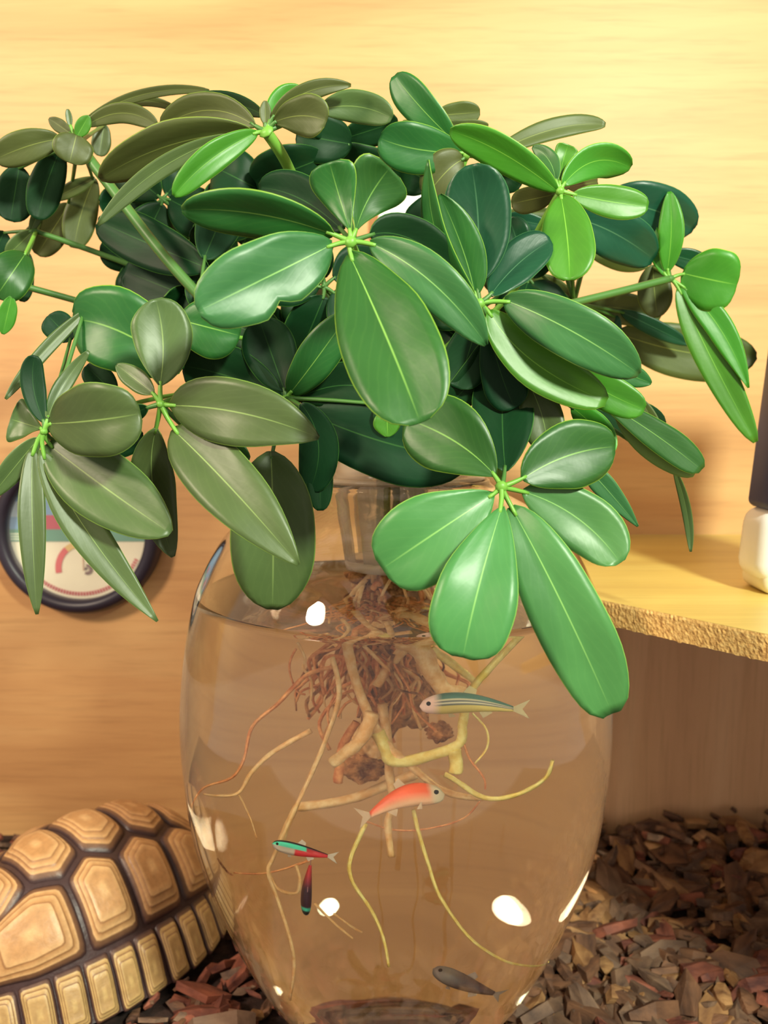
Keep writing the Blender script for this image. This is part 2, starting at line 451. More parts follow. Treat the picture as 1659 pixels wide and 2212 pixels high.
def leaflet(parent, hub, b, t, wpx, mid=None, sh='o', m='f', y=(0, 0, 0), roll=0.0, cup=0.16, under=False, jag=False, wav=0.05, dent=None):
    """hub: (px,py,Y); b/t/mid: pixels of blade base, tip and middle; y: depth offsets at base, middle and tip."""
    hx, hy, Y = hub
    if mid is None: mid = ((b[0] + t[0]) / 2, (b[1] + t[1]) / 2)
    pb, pm, pt = P(b[0], b[1], Y + y[0]), P(mid[0], mid[1], Y + y[1]), P(t[0], t[1], Y + y[2])
    ctrl = pm * 2 - (pb + pt) * 0.5
    NS, NV = 18, 8
    W0 = wpx / 1850.0 * (Y + y[1]) * 0.5 / max(math.cos(math.radians(roll)), 0.25)
    top, bot, uv = [], [], []
    seed = R.random() * 100
    L = (pt - pb).length
    for i in range(NS + 1):
        s = i / NS; s = s * s * (3 - 2 * s) * 0.35 + s * 0.65
        p = pb * (1 - s) ** 2 + ctrl * 2 * s * (1 - s) + pt * s * s
        tan = ((ctrl - pb) * (1 - s) + (pt - ctrl) * s).normalized()
        lat, view = lateral(tan, p)
        a = math.radians(roll); lat2 = (lat * math.cos(a) + view * math.sin(a)).normalized()
        nrm = lat2.cross(tan).normalized()
        if nrm.dot(view) > 0: nrm = -nrm
        ww = W0 * wfun(min(max(s, 0.004), 0.996), SHAPES[sh] if isinstance(sh, str) else sh) + 0.0004
        ww0 = ww
        if jag and s > 0.8: ww *= 1 + 0.10 * math.sin(i * 2.4 + seed)
        for j in range(NV + 1):
            x = -1 + 2 * j / NV
            ww = ww0 * (1 + 0.07 * noise.noise(Vector((s * 3.2, seed, (9 if x > 0 else -9)))))
            if dent and x * dent[0] > 0: ww *= 1 - dent[2] * math.exp(-((s - dent[1]) / 0.075) ** 2)
            dz = cup * 1.25 * W0 * (abs(x) - 0.36 * abs(x) ** 3) * (ww / W0) + wav * W0 * noise.noise(Vector((s * 4 + seed, x * 1.5, seed))) * 2 * abs(x)
            q = p + lat2 * (x * ww) + nrm * dz
            top.append(q + nrm * 0.00022); bot.append(q - nrm * 0.00022); uv.append((s, j / NV))
    V = top + bot; n = len(top); Fc, fm = [], []
    flip = None
    # orientation test
    k = (NV + 1) * (NS // 2) + NV // 2
    fn = (V[k + 1] - V[k]).cross(V[k + NV + 1] - V[k]); view = (V[k] - Vector((0, 0, CAM_H)))
    flip = fn.dot(view) > 0
    def add(q, mi):
        Fc.append(q[::-1] if flip else q); fm.append(mi)
    tm, bmi = (1, 0) if under else (0, 1)
    for i in range(NS):
        for j in range(NV):
            a = i * (NV + 1) + j; q = (a, a + 1, a + NV + 2, a + NV + 1)
            add(q, tm); add(tuple(x + n for x in q[::-1]), bmi)
    for i in range(NS):
        a, c = i * (NV + 1), (i + 1) * (NV + 1)
        add((a, c, c + n, a + n), 0); a += NV; c += NV; add((a, a + n, c + n, c), 0)
    for j in range(NV):
        a = j; add((a, a + n, a + 1 + n, a + 1), 0); a = NS * (NV + 1) + j; add((a, a + 1, a + 1 + n, a + n), 0)
    # petiolule: thin stalk from the hub to the blade
    ph = P(hx, hy, Y)
    uvs = uv + uv
    if (ph - pb).length > 0.0012:
        tn = (ctrl - pb).normalized()
        m2 = (ph + pb) * 0.5 + (pb - ph).normalized() * 0.0005
        tv, tf = tube_data([ph, m2, pb + tn * L * 0.05], (0.0010, 0.0007), 6, 3)
        o = len(V); V += tv; Fc += [tuple(i + o for i in q) for q in tf]; fm += [2] * len(tf); uvs = uvs + [(0.1, 0.25)] * len(tv)
    far = math.hypot(hx - b[0], hy - b[1]) > 70 or m in 'dto'
    return link_mesh('leaflet', V, Fc, [M_LEAF[m], M_UNDER, M_STALK_D if far else M_STALK], parent, uv=uvs, fmat=fm)

TRUNK = P(850, 830, 0.405)
def stalk(hub, root=None, width=14, mids=(), w2=None, mt=None):
    hx, hy, Y = hub
    a = P(hx, hy, Y); b = root if root is not None else TRUNK + Vector(((a.x - TRUNK.x) * 0.15, 0, 0.0))
    pts = [a] + [P(*q) for q in mids] + [b] if mids else [a, a.lerp(b, 0.45) + Vector((0, 0.01, 0.006)), b]
    r = width / 1850 * Y * 0.5; r2 = (w2 or width) / 1850 * Y * 0.5
    V, Fc = tube_data(pts, (r, r2), 8, 5)
    kn = 1.0 if mt else 1.45
    V2, F2 = tube_data([a + (a - pts[1]).normalized() * 0.0014, a, a.lerp(pts[1], 0.04)], (r * 0.8, r * kn, r), 8, 3)
    V, Fc = join_data((V, Fc), (V2, F2))
    return link_mesh('leaf_stalk', V, Fc, mt or M_STALK, PLANT)

def cluster(hub, leaves, width=14, root=None, mids=(), mt=None):
    st = stalk(hub, root, width, mids, None, mt)
    for L in leaves:
        b, t, w = L[0], L[1], L[2]; kw = L[3] if len(L) > 3 else {}
        leaflet(st, kw.pop('hub', hub), b, t, w, **kw)
    return st
D = dict
# front centre
cluster((757, 522, 0.285), [
    ((720, 506), (393, 452), 92, D(mid=(560, 462), sh='l', m='f', roll=35, y=(0, -.005, -.002))),
    ((718, 528), (428, 672), 156, D(mid=(575, 600), sh='w', m='m', y=(0, -.012, -.02), wav=0.12, dent=(1, .50, .34))),
    ((755, 550), (908, 914), 205, D(mid=(838, 735), sh=(0.62, 0.42), m='f', y=(0, -.02, -.035), cup=.2)),
    ((800, 525), (1050, 745), 100, D(mid=(935, 612), sh='e', m='m', y=(0, -.01, -.008), cup=.25)),
    ((800, 508), (985, 585), 92, D(mid=(885, 515), sh='l', m='d', y=(.004, .012, .018))),
    ((757, 500), (712, 350), 92, D(mid=(735, 430), sh='t', m='f', y=(0, .004, .002), roll=20)),
    ((768, 500), (842, 362), 122, D(mid=(795, 430), sh='t', m='f', y=(0, .006, .004), roll=-20)),
    ((740, 498), (560, 405), 95, D(mid=(650, 430), sh='l', m='d', y=(.006, .02, .03))),
], 20, mids=((800, 640, 0.32),))
# front right, hanging over the water
cluster((1083, 1052, 0.285), [
    ((1066, 1068), (826, 1228), 185, D(mid=(945, 1148), sh='o', m='n', y=(0, -.006, -.004), cup=.18)),
    ((1084, 1095), (1000, 1420), 178, D(mid=(1035, 1265), sh='o', m='n', y=(-.004, -.020, -.024))),
    ((1104, 1095), (1322, 1541), 156, D(mid=(1212, 1300), sh=(0.55, 0.36), m='n', y=(0, -.012, -.012))),
    ((1130, 1062), (1340, 1216), 125, D(mid=(1248, 1120), sh='w', m='n', y=(.004, .006, .0), roll=10)),
    ((1128, 1035), (1328, 965), 140, D(mid=(1225, 985), sh='w', m='f', y=(.002, .008, .012))),
    ((1092, 1018), (1090, 790), 128, D(mid=(1085, 900), sh='w', m='d', y=(.005, .025, .04))),
    ((1070, 1028), (878, 905), 158, D(mid=(985, 955), sh='o', m='f', y=(.002, .008, .016))),
], 20, mids=((1070, 1010, 0.31), (980, 900, 0.36)))
# right of centre
cluster((1036, 655, 0.305), [
    ((1030, 610), (1018, 355), 138, D(mid=(1033, 480), sh='w', m='t', y=(0, .004, .0), cup=.22)),
    ((1026, 640), (925, 345), 44, D(mid=(948, 520), sh='p', m='f', y=(0, -.004, -.01), roll=30)),
    ((1026, 640), (950, 420), 84, D(mid=(1000, 540), sh='e', m='f', y=(0, -.001, -.004))),
    ((1060, 638), (1190, 520), 82, D(mid=(1120, 570), sh='w', m='t', y=(0, .008, .012), roll=25)),
    ((1090, 648), (1380, 808), 112, D(mid=(1235, 715), sh='l', m='m', y=(0, -.012, -.01), jag=True)),
    ((1056, 672), (1310, 868), 98, D(mid=(1150, 780), sh='w', m='b', y=(.002, -.001, -.002), jag=True, roll=20)),
    ((1110, 720), (1392, 885), 74, D(mid=(1260, 820), sh='o', m='b', y=(.01, .008, .004), jag=True)),
    ((1050, 690), (1112, 882), 88, D(mid=(1080, 800), sh='o', m='d', y=(.004, .006, .004), jag=True)),
    ((1036, 680), (985, 838), 96, D(mid=(1010, 770), sh='w', m='d', y=(.008, .012, .012))),
    ((1045, 740), (950, 882), 64, D(mid=(1010, 830), sh='w', m='d', y=(.01, .014, .014), roll=20)),
    ((1110, 770), (1182, 973), 84, D(mid=(1165, 880), sh='o', m='g', y=(.01, .004, .0), jag=True)),
], 18, mids=((1000, 720, 0.34),))
cluster((1170, 830, 0.33), [
    ((1235, 880), (1318, 982), 60, D(mid=(1285, 925), sh='w', m='b', y=(.0, -.004, -.01))),
    ((1295, 865), (1515, 1015), 62, D(mid=(1405, 932), sh='o', m='f', y=(.0, .004, .006), roll=20)),
    ((1330, 880), (1500, 1025), 50, D(mid=(1400, 960), sh='w', m='o', y=(.003, .008, .010), under=True)),
    ((1385, 862), (1432, 955), 24, D(sh='e', m='o', y=(.03, .03, .03))),
    ((1310, 790), (1407, 828), 44, D(sh='e', m='f', y=(.02, .02, .02))),
    ((1272, 1015), (1378, 1137), 46, D(mid=(1318, 1065), sh=(.45, .9), m='m', y=(.0, .0, .0))),
    ((1455, 1010), (1492, 1192), 17, D(mid=(1482, 1100), sh='e', m='g', y=(.02, .03, .03))),
    ((1230, 870), (1435, 920), 80, D(sh='w', m='d', y=(.02, .03, .04))),
], 10, mids=((1100, 800, 0.36),))
# upper right young whorl
cluster((1210, 412, 0.33), [
    ((1212, 424), (1230, 606), 106, D(mid=(1226, 520), sh='w', m='b', y=(0, -.012, -.02), cup=.22)),
    ((1238, 420), (1400, 446), 62, D(mid=(1320, 436), sh='w', m='b', y=(0, .003, .004), roll=15)),
    ((1216, 400), (1362, 362), 66, D(mid=(1285, 348), sh='w', m='b', y=(0, .006, .01), roll=-15)),
    ((1208, 395), (1228, 312), 44, D(mid=(1216, 350), sh='t', m='b', y=(0, .006, .006))),
    ((1200, 392), (1150, 318), 34, D(mid=(1185, 345), sh='e', m='m', y=(0, .006, .01))),
    ((1204, 412), (972, 282), 66, D(mid=(1085, 330), sh='l', m='b', y=(0, -.004, -.003), roll=20)),
    ((1198, 420), (1105, 440), 50, D(sh='w', m='o', y=(.01, .03, .04))),
    ((1225, 405), (1290, 392), 34, D(sh='o', m='o', y=(.005, .02, .03))),
], 14, mids=((1130, 560, 0.36), (1100, 640, 0.38)))
# upper middle
cluster((1008, 335, 0.355), [
    ((985, 308), (853, 163), 66, D(mid=(912, 235), sh='w', m='f', y=(0, .0, .004), roll=15)),
    ((1000, 330), (820, 298), 96, D(mid=(900, 322), sh='w', m='f', y=(0, -.006, -.008))),
    ((1000, 345), (920, 425), 84, D(mid=(965, 370), sh='w', m='o', y=(0, -.002, .0))),
    ((940, 250), (1037, 242), 42, D(sh='w', m='o', y=(.03, .03, .03))),
    ((960, 270), (1055, 272), 20, D(sh='w', m='o', y=(.02, .02, .02))),
    ((1060, 335), (1308, 270), 38, D(mid=(1195, 280), sh='l', m='o', y=(0, .01, .01), roll=30)),
    ((1040, 340), (1125, 402), 66, D(sh='w', m='d', y=(0.005, .02, .02))),
    ((880, 215), (845, 172), 14, D(sh='e', m='o', y=(.02, .02, .02))),
    ((1010, 300), (870, 262), 26, D(sh='e', m='o', y=(.03, .04, .04), roll=20)),
], 12)
# upper left bright whorl
cluster((575, 284, 0.33), [
    ((555, 286), (376, 424), 54, D(mid=(455, 345), sh='l', m='b', y=(0, -.008, -.01), cup=.3)),
    ((545, 286), (215, 386), 88, D(mid=(370, 312), sh='l', m='o', y=(0, .0, .006), roll=25)),
    ((510, 292), (212, 486), 36, D(mid=(350, 362), sh=(.7, .7), m='g', y=(0, -.002, -.006))),
    ((550, 272), (350, 275), 66, D(mid=(450, 238), sh='w', m='o', y=(0, .01, .02))),
    ((570, 250), (375, 238), 42, D(mid=(480, 222), sh='w', m='d', y=(0.005, .03, .04))),
    ((573, 268), (573, 218), 20, D(sh='e', m='o')),
    ((583, 262), (655, 192), 44, D(mid=(610, 215), sh='e', m='b', y=(0, .005, .008))),
    ((587, 256), (758, 184), 34, D(mid=(660, 200), sh='e', m='o', y=(0, -.003, .0))),
    ((592, 264), (706, 262), 78, D(mid=(650, 250), sh='o', m='o', y=(0, -.006, -.01))),
    ((690, 238), (847, 256), 60, D(mid=(770, 230), sh='w', m='g', y=(.006, .008, .006))),
], 24, root=P(650, 420, 0.37), mids=((612, 340, 0.34),))
# left far whorl
cluster((168, 310, 0.38), [
    ((182, 262), (452, 196), 18, D(mid=(310, 204), sh='l', m='o', y=(0, .0, .0))),
    ((188, 264), (390, 242), 18, D(mid=(290, 218), sh='l', m='o', y=(.004, .006, .01))),
    ((186, 272), (339, 272), 38, D(mid=(265, 244), sh='w', m='o', y=(0, .0, .0))),
    ((152, 288), (106, 256), 24, D(sh='e', m='o')),
    ((152, 272), (146, 236), 10, D(sh='e', m='g')),
    ((166, 295), (192, 250), 26, D(sh='e', m='b', y=(-.002, -.002, -.002))),
    ((130, 300), (-12, 345), 62, D(mid=(62, 315), sh='w', m='o', y=(0, -.004, -.004))),
    ((165, 292), (150, 352), 76, D(sh=(.5, .45), m='o', y=(-.004, -.006, -.006))),
    ((225, 268), (214, 337), 36, D(sh='w', m='g', y=(.05, .05, .05))),
    ((132, 318), (80, 474), 66, D(mid=(102, 395), sh='w', m='d', y=(.01, .015, .015))),
    ((42, 358), (22, 478), 76, D(sh='w', m='d', y=(.02, .02, .02))),
    ((205, 385), (160, 536), 62, D(mid=(176, 460), sh='w', m='o', y=(.05, .05, .05))),
    ((150, 440), (80, 550), 62, D(sh='w', m='o', y=(.05, .05, .05))),
    ((205, 384), (110, 432), 26, D(sh='e', m='o', y=(.03, .03, .03))),
], 22, root=P(445, 655, 0.365), mids=((270, 445, 0.374), (360, 560, 0.368)), mt=M_STALK_D)
# left edge whorls
cluster((78, 500, 0.41), [
    ((55, 548), (-8, 640), 84, D(sh='w', m='f', y=(-.02, -.03, -.03))),
    ((25, 640), (6, 722), 34, D(sh='e', m='b', y=(-.03, -.03, -.03))),
    ((66, 500), (97, 428), 20, D(sh='e', m='g')),
    ((70, 500), (12, 556), 34, D(sh='e', m='g')),
    ((60, 545), (48, 652), 34, D(sh='w', m='d')),
    ((10, 500), (-20, 560), 50, D(sh='w', m='d')),
    ((90, 470), (10, 590), 26, D(sh='e', m='o', y=(.01, .01, .01))),
], 12, root=P(330, 590, 0.42), mids=((180, 535, 0.415),), mt=M_STALK_D)
st = stalk((40, 615, 0.40), P(330, 700, 0.42), 14, ((185, 655, 0.41),), mt=M_STALK_D)
# front left whorl, its warm lighting painted as grey-green
cluster((347, 873, 0.30), [
    ((345, 832), (336, 645), 122, D(mid=(352, 738), sh=(.75, .5), m='g', y=(0, .006, .006))),
    ((368, 876), (689, 946), 140, D(mid=(525, 893), sh=(.6, .85), m='g', y=(0, -.012, -.014), cup=.12)),
    ((374, 928), (645, 1220), 138, D(mid=(500, 1055), sh=(.6, .85), m='g', y=(0, -.016, -.026), cup=.2)),
    ((338, 925), (374, 1203), 90, D(mid=(330, 1050), sh=(.7, .7), m='g', y=(.004, .014, .012), cup=.3)),
    ((332, 850), (252, 788), 44, D(sh='e', m='g', y=(0, .004, .006))),
    ((320, 880), (240, 912), 36, D(sh='e', m='d', y=(0, .004, .006))),
    ((430, 955), (540, 990), 70, D(sh='e', m='f', y=(.01, .01, .01))),
], 14, mids=((420, 850, 0.34), (560, 830, 0.38)))
cluster((617, 860, 0.345), [
    ((585, 975), (588, 1316), 182, D(mid=(590, 1140), sh=(.6, .5), m='g', y=(-.03, -.035, -.03))),
    ((650, 872), (668, 1062), 82, D(mid=(688, 960), sh='w', m='d', y=(-.02, -.015, -.01))),
    ((690, 950), (692, 1103), 54, D(sh='w', m='d', y=(-.01, -.01, -.01))),
    ((640, 862), (838, 858), 98, D(mid=(745, 832), sh='w', m='d', y=(0, -.004, -.004))),
    ((626, 850), (752, 680), 80, D(mid=(680, 780), sh='w', m='f', y=(0, -.01, -.014))),
    ((615, 845), (560, 690), 110, D(sh='w', m='d', y=(0, .004, .004))),
    ((605, 858), (395, 790), 125, D(mid=(500, 815), sh='w', m='d', y=(0, .004, .004))),
    ((650, 885), (1010, 990), 160, D(mid=(830, 955), sh='w', m='d', y=(.0, -.008, -.008))),
    ((835, 885), (838, 944), 54, D(sh='e', m='b', hub=(838, 878, .305), y=(0, 0, 0))),
    ((820, 870), (840, 940), 40, D(sh='e', m='d', y=(-.01, -.01, -.01))),
], 12)
# lowest left whorl
cluster((95, 932, 0.31), [
    ((106, 915), (304, 893), 155, D(mid=(205, 908), sh='w', m='g', y=(0, -.016, -.018), cup=.2)),
    ((102, 958), (369, 1152), 146, D(mid=(225, 1052), sh=(.6, .62), m='g', y=(.003, -.004, -.012), cup=.2)),
    ((87, 972), (340, 1342), 78, D(mid=(190, 1150), sh='p', m='g', y=(0, -.004, -.01))),
    ((70, 968), (80, 1327), 52, D(mid=(70, 1140), sh=(.6, .8), m='g', y=(0, -.008, -.012))),
    ((84, 946), (-25, 1080), 46, D(mid=(35, 1005), sh='e', m='g')),
    ((90, 926), (22, 905), 92, D(sh='t', m='g', y=(0, .006, .006))),
    ((96, 912), (76, 768), 46, D(mid=(72, 835), sh='w', m='d', y=(0, .002, .002))),
    ((103, 905), (192, 758), 30, D(mid=(135, 835), sh='e', m='g', y=(0, .008, .012))),
    ((120, 958), (310, 945), 84, D(sh='w', m='d', y=(.01, .01, .01))),
    ((155, 735), (104, 682), 62, D(sh='w', m='d', y=(.04, .04, .04))),
    ((190, 668), (12, 862), 26, D(mid=(95, 760), sh='e', m='g', y=(.03, .02, .01))),
    ((250, 852), (186, 790), 56, D(sh='w', m='d', y=(.04, .04, .04))),
], 12, mids=((200, 900, 0.34), (400, 850, 0.38)))
# big leaves behind the left whorls, the deeper ones painted as shaded
cluster((420, 720, 0.36), [
    ((392, 800), (160, 690), 172, D(mid=(268, 720), sh='w', m='f', y=(-.02, -.026, -.02))),
    ((385, 690), (518, 725), 120, D(sh='w', m='f', y=(-.02, -.022, -.02))),
    ((430, 650), (268, 585), 116, D(sh='w', m='d', y=(.03, .04, .045))),
    ((450, 580), (212, 478), 100, D(mid=(330, 530), sh='w', m='d', y=(.02, .03, .04))),
    ((440, 560), (500, 420), 90, D(sh='w', m='d', y=(.02, .03, .04))),
], 10)
# right hand whorl on its long stalk
cluster((1448, 602, 0.40), [
    ((1441, 588), (1446, 414), 48, D(mid=(1450, 500), sh='e', m='b', y=(0, -.004, -.004))),
    ((1436, 595), (1378, 452), 34, D(mid=(1408, 515), sh='e', m='b', y=(0, .004, .006))),
    ((1474, 590), (1592, 615), 124, D(mid=(1535, 604), sh=(.5, .36), m='b', y=(0, -.006, -.008), cup=.1)),
    ((1470, 615), (1617, 838), 52, D(mid=(1552, 705), sh='p', m='b', y=(0, -.006, -.01), roll=10)),
    ((1466, 620), (1632, 955), 62, D(mid=(1532, 765), sh='l', m='b', y=(0, -.004, -.008), roll=10)),
    ((1410, 572), (1420, 686), 68, D(mid=(1414, 630), sh='l', m='o', y=(.02, .02, .02))),
    ((1440, 548), (1532, 572), 42, D(sh='w', m='t', y=(.01, .01, .01))),
], 16, root=P(1130, 680, 0.37), mids=((1330, 632, 0.39), (1215, 660, 0.38)), mt=M_STALK_D)
cluster((1240, 655, 0.42), [
    ((1330, 718), (1634, 768), 112, D(mid=(1490, 762), sh='l', m='o', y=(.03, .03, .03))),
    ((1340, 672), (1490, 745), 34, D(sh='e', m='t', y=(.02, .02, .02))),
    ((1232, 470), (1412, 560), 100, D(mid=(1320, 500), sh='w', m='t', y=(-.03, -.03, -.02))),
    ((1300, 440), (1498, 495), 104, D(mid=(1400, 450), sh='w', m='t', y=(-.02, -.02, -.01))),
    ((1265, 530), (1400, 572), 40, D(mid=(1330, 560), sh='l', m='o', y=(.02, .02, .02), under=True)),
    ((1245, 662), (1118, 618), 48, D(mid=(1185, 622), sh='w', m='o', y=(.01, .02, .02))),
    ((1242, 668), (1425, 690), 64, D(mid=(1335, 665), sh='w', m='o', y=(.01, .02, .02))),
    ((1330, 680), (1292, 768), 58, D(sh='w', m='t', y=(.02, .02, .02))),
    ((1190, 658), (1270, 686), 24, D(sh='o', m='b', y=(-.05, -.05, -.05))),
    ((1190, 490), (1095, 470), 34, D(sh='w', m='t', y=(.0, .0, .0))),
    ((1200, 458), (1098, 460), 20, D(sh='w', m='o', y=(.02, .02, .02))),
    ((1130, 560), (1100, 470), 60, D(sh='w', m='t', y=(.0, .0, .0))),
], 9, mids=((1180, 680, 0.41),))
# leaves filling the crown behind the front whorls, painted dark for its shade
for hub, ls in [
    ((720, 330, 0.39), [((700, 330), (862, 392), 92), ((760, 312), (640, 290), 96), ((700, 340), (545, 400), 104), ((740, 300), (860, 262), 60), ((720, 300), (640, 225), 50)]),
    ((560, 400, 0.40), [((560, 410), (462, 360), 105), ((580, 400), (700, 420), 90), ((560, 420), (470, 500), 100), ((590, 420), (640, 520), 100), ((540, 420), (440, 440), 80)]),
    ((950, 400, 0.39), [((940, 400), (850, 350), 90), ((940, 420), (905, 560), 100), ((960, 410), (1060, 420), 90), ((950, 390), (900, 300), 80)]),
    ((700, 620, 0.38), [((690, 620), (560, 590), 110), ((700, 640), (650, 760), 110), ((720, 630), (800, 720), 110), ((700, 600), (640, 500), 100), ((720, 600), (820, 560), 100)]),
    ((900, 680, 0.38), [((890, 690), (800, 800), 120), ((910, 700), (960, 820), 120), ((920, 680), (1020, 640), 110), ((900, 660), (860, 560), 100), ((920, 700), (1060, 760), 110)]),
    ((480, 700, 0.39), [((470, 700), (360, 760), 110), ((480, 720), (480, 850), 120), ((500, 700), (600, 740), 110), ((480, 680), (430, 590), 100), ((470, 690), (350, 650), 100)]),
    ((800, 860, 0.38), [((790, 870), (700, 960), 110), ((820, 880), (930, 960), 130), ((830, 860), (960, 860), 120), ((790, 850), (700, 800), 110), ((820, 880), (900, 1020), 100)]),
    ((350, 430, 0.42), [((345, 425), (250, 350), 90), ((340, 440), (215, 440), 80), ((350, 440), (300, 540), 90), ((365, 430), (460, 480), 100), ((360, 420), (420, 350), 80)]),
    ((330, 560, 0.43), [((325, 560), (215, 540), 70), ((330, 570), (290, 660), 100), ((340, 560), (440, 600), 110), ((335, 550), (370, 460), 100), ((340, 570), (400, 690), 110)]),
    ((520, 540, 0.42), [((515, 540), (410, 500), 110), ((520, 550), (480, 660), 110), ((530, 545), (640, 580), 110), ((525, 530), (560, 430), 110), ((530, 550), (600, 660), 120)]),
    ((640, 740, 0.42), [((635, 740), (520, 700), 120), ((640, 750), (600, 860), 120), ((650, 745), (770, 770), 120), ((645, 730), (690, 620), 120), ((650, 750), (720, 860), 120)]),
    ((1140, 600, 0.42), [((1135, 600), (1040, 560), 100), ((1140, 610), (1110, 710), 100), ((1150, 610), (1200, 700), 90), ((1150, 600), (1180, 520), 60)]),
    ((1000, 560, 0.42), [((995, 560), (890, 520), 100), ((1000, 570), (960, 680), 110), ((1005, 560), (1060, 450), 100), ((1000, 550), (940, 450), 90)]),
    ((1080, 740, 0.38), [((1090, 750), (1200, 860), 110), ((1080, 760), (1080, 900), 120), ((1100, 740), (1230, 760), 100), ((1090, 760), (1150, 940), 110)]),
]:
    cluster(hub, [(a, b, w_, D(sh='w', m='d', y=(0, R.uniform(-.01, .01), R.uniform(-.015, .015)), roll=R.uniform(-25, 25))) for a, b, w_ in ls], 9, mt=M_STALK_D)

# main stems rising out of the basket
M_STEM = noisy('stem_bark', srgb(120, 110, 60), srgb(150, 150, 90), 200, 0.7)
for (bx, by, bz), (tx, ty, tY), r in [((VX - .006, VY, 0.25), (780, 700, 0.39), .0035), ((VX + .008, VY - .004, 0.25), (900, 640, 0.395), .0042), ((VX, VY + .008, 0.25), (850, 820, 0.405), .004)]:
    a = Vector((bx, by, bz)); b_ = P(tx, ty, tY)
    V, Fc = tube_data([a, a.lerp(b_, 0.5) + Vector((0.004, 0.003, 0)), b_], (r, r * 0.7), 10, 6, 0.1)
    link_mesh('stem', V, Fc, M_STEM, PLANT)

# roots
M_ROOT = noisy('root_pale', srgb(236, 176, 112), srgb(252, 216, 160), 260, 0.55, 0.4)
M_ROOT_Y = noisy('root_yellow', srgb(240, 204, 106), srgb(252, 236, 156), 260, 0.5, 0.3)
M_ROOT_R = noisy('root_brown', srgb(206, 116, 68), srgb(246, 176, 116), 260, 0.65, 0.5)
M_ROOTBALL = noisy('root_ball', srgb(112, 62, 40), srgb(226, 160, 104), 170, 0.8, 1.0, 0.003)
def root(pts, w0, w1, Y=0.385, m=None, yy=None, sc=1.0):
    n = len(pts); ps = []
    for i, (x, y) in enumerate(pts):
        Yi = Y if yy is None else Y + (yy - Y) * i / (n - 1)
        ps.append(W(x, y, Yi))
    k = Y / 1850 * 0.5 * sc
    V, Fc = tube_data(ps, (w0 * k, w1 * k), 8, 5, 0.25)
    return link_mesh('root', V, Fc, m or M_ROOT, PLANT)
root([(862, 1372), (905, 1400), (935, 1455), (962, 1492), (1005, 1500)], 44, 28, .362, M_ROOT)
root([(748, 1372), (760, 1440), (790, 1530), (830, 1600), (870, 1640), (945, 1700), (1000, 1720), (1045, 1722)], 20, 12, .37, M_ROOT)
root([(1145, 1335), (1060, 1440), (1012, 1500), (1000, 1560), (992, 1605), (930, 1632), (850, 1645), (832, 1615), (815, 1580)], 13, 26, .37, M_ROOT_Y)
root([(1193, 1642), (1178, 1680), (1120, 1715), (1045, 1722), (975, 1680), (960, 1672)], 8, 11, .365, M_ROOT_Y)
root([(718, 1420), (733, 1500), (703, 1600), (655, 1710), (622, 1780), (592, 1850), (580, 1885), (600, 1945), (625, 2020), (636, 2090), (626, 2160)], 10, 7, .36, M_ROOT)
root([(640, 1740), (618, 1790), (606, 1828)], 10, 16, .362, M_ROOT)
root([(720, 1440), (660, 1460), (600, 1520), (545, 1570), (527, 1640), (500, 1680), (440, 1702), (414, 1745)], 9, 4, .375, M_ROOT_R)
root([(672, 1578), (590, 1625), (543, 1670), (515, 1712), (470, 1718), (440, 1715)], 11, 4, .37, M_ROOT)
root([(515, 1712), (540, 1765), (555, 1812)], 4, 3, .37, M_ROOT)
root([(893, 1750), (905, 1800), (925, 1865), (950, 1935), (1010, 2020), (1080, 2070), (1130, 2085), (1185, 2078)], 8, 5, .36, M_ROOT_Y)
root([(790, 1780), (757, 1855), (762, 1905), (802, 1965), (828, 2025), (840, 2088)], 9, 5, .36, M_ROOT_Y)
root([(825, 1520), (838, 1600), (842, 1680), (850, 1730), (838, 1780), (846, 1850)], 18, 12, .385, M_ROOT)
root([(640, 1742), (700, 1738), (770, 1722), (850, 1690), (900, 1670)], 16, 20, .40, M_ROOT)
root([(805, 1540), (785, 1590), (750, 1625), (715, 1650)], 28, 22, .366, M_ROOT)
root([(770, 1560), (740, 1610), (735, 1650), (730, 1690)], 14, 16, .39, M_ROOT_R)
root([(880, 1385), (840, 1440), (812, 1480)], 22, 18, .38, M_ROOT)
root([(930, 1400), (985, 1440), (1030, 1475)], 18, 13, .385, M_ROOT_Y)
root([(980, 1620), (985, 1645), (984, 1668)], 24, 26, .37, M_ROOT_Y)
root([(1020, 1540), (1050, 1575), (1052, 1615), (1025, 1650)], 4, 4, .37, M_ROOT_Y)
root([(1000, 1600), (1015, 1640), (1045, 1680), (1048, 1705)], 5, 3, .37, M_ROOT_R)
root([(580, 1882), (600, 1920), (640, 1930), (648, 1900), (640, 1868)], 7, 6, .37, M_ROOT)
root([(505, 1885), (580, 1885), (670, 1858)], 3, 5, .375, M_ROOT_R)
root([(470, 1855), (490, 1880), (505, 1890)], 5, 4, .375, M_ROOTBALL)
root([(680, 1950), (720, 1990), (762, 2025)], 5, 4, .37, M_ROOT)
root([(720, 1975), (760, 2000), (782, 2015)], 4, 3, .38, M_ROOT)
root([(1040, 1725), (1000, 1770), (920, 1790), (850, 1792), (790, 1775)], 3, 3, .385, M_ROOT_R)
root([(960, 1672), (1000, 1695), (1035, 1720)], 9, 10, .372, M_ROOT_Y)
root([(745, 1420), (705, 1420), (695, 1460), (700, 1500)], 8, 6, .38, M_ROOT_R)
root([(640, 1400), (625, 1440), (640, 1490), (660, 1500)], 4, 4, .385, M_ROOT_R)
root([(770, 1380), (790, 1420), (800, 1480), (770, 1520)], 12, 10, .39, M_ROOT_R)
root([(712, 1620), (690, 1560), (740, 1500), (790, 1490)], 7, 6, .38, M_ROOT_R)
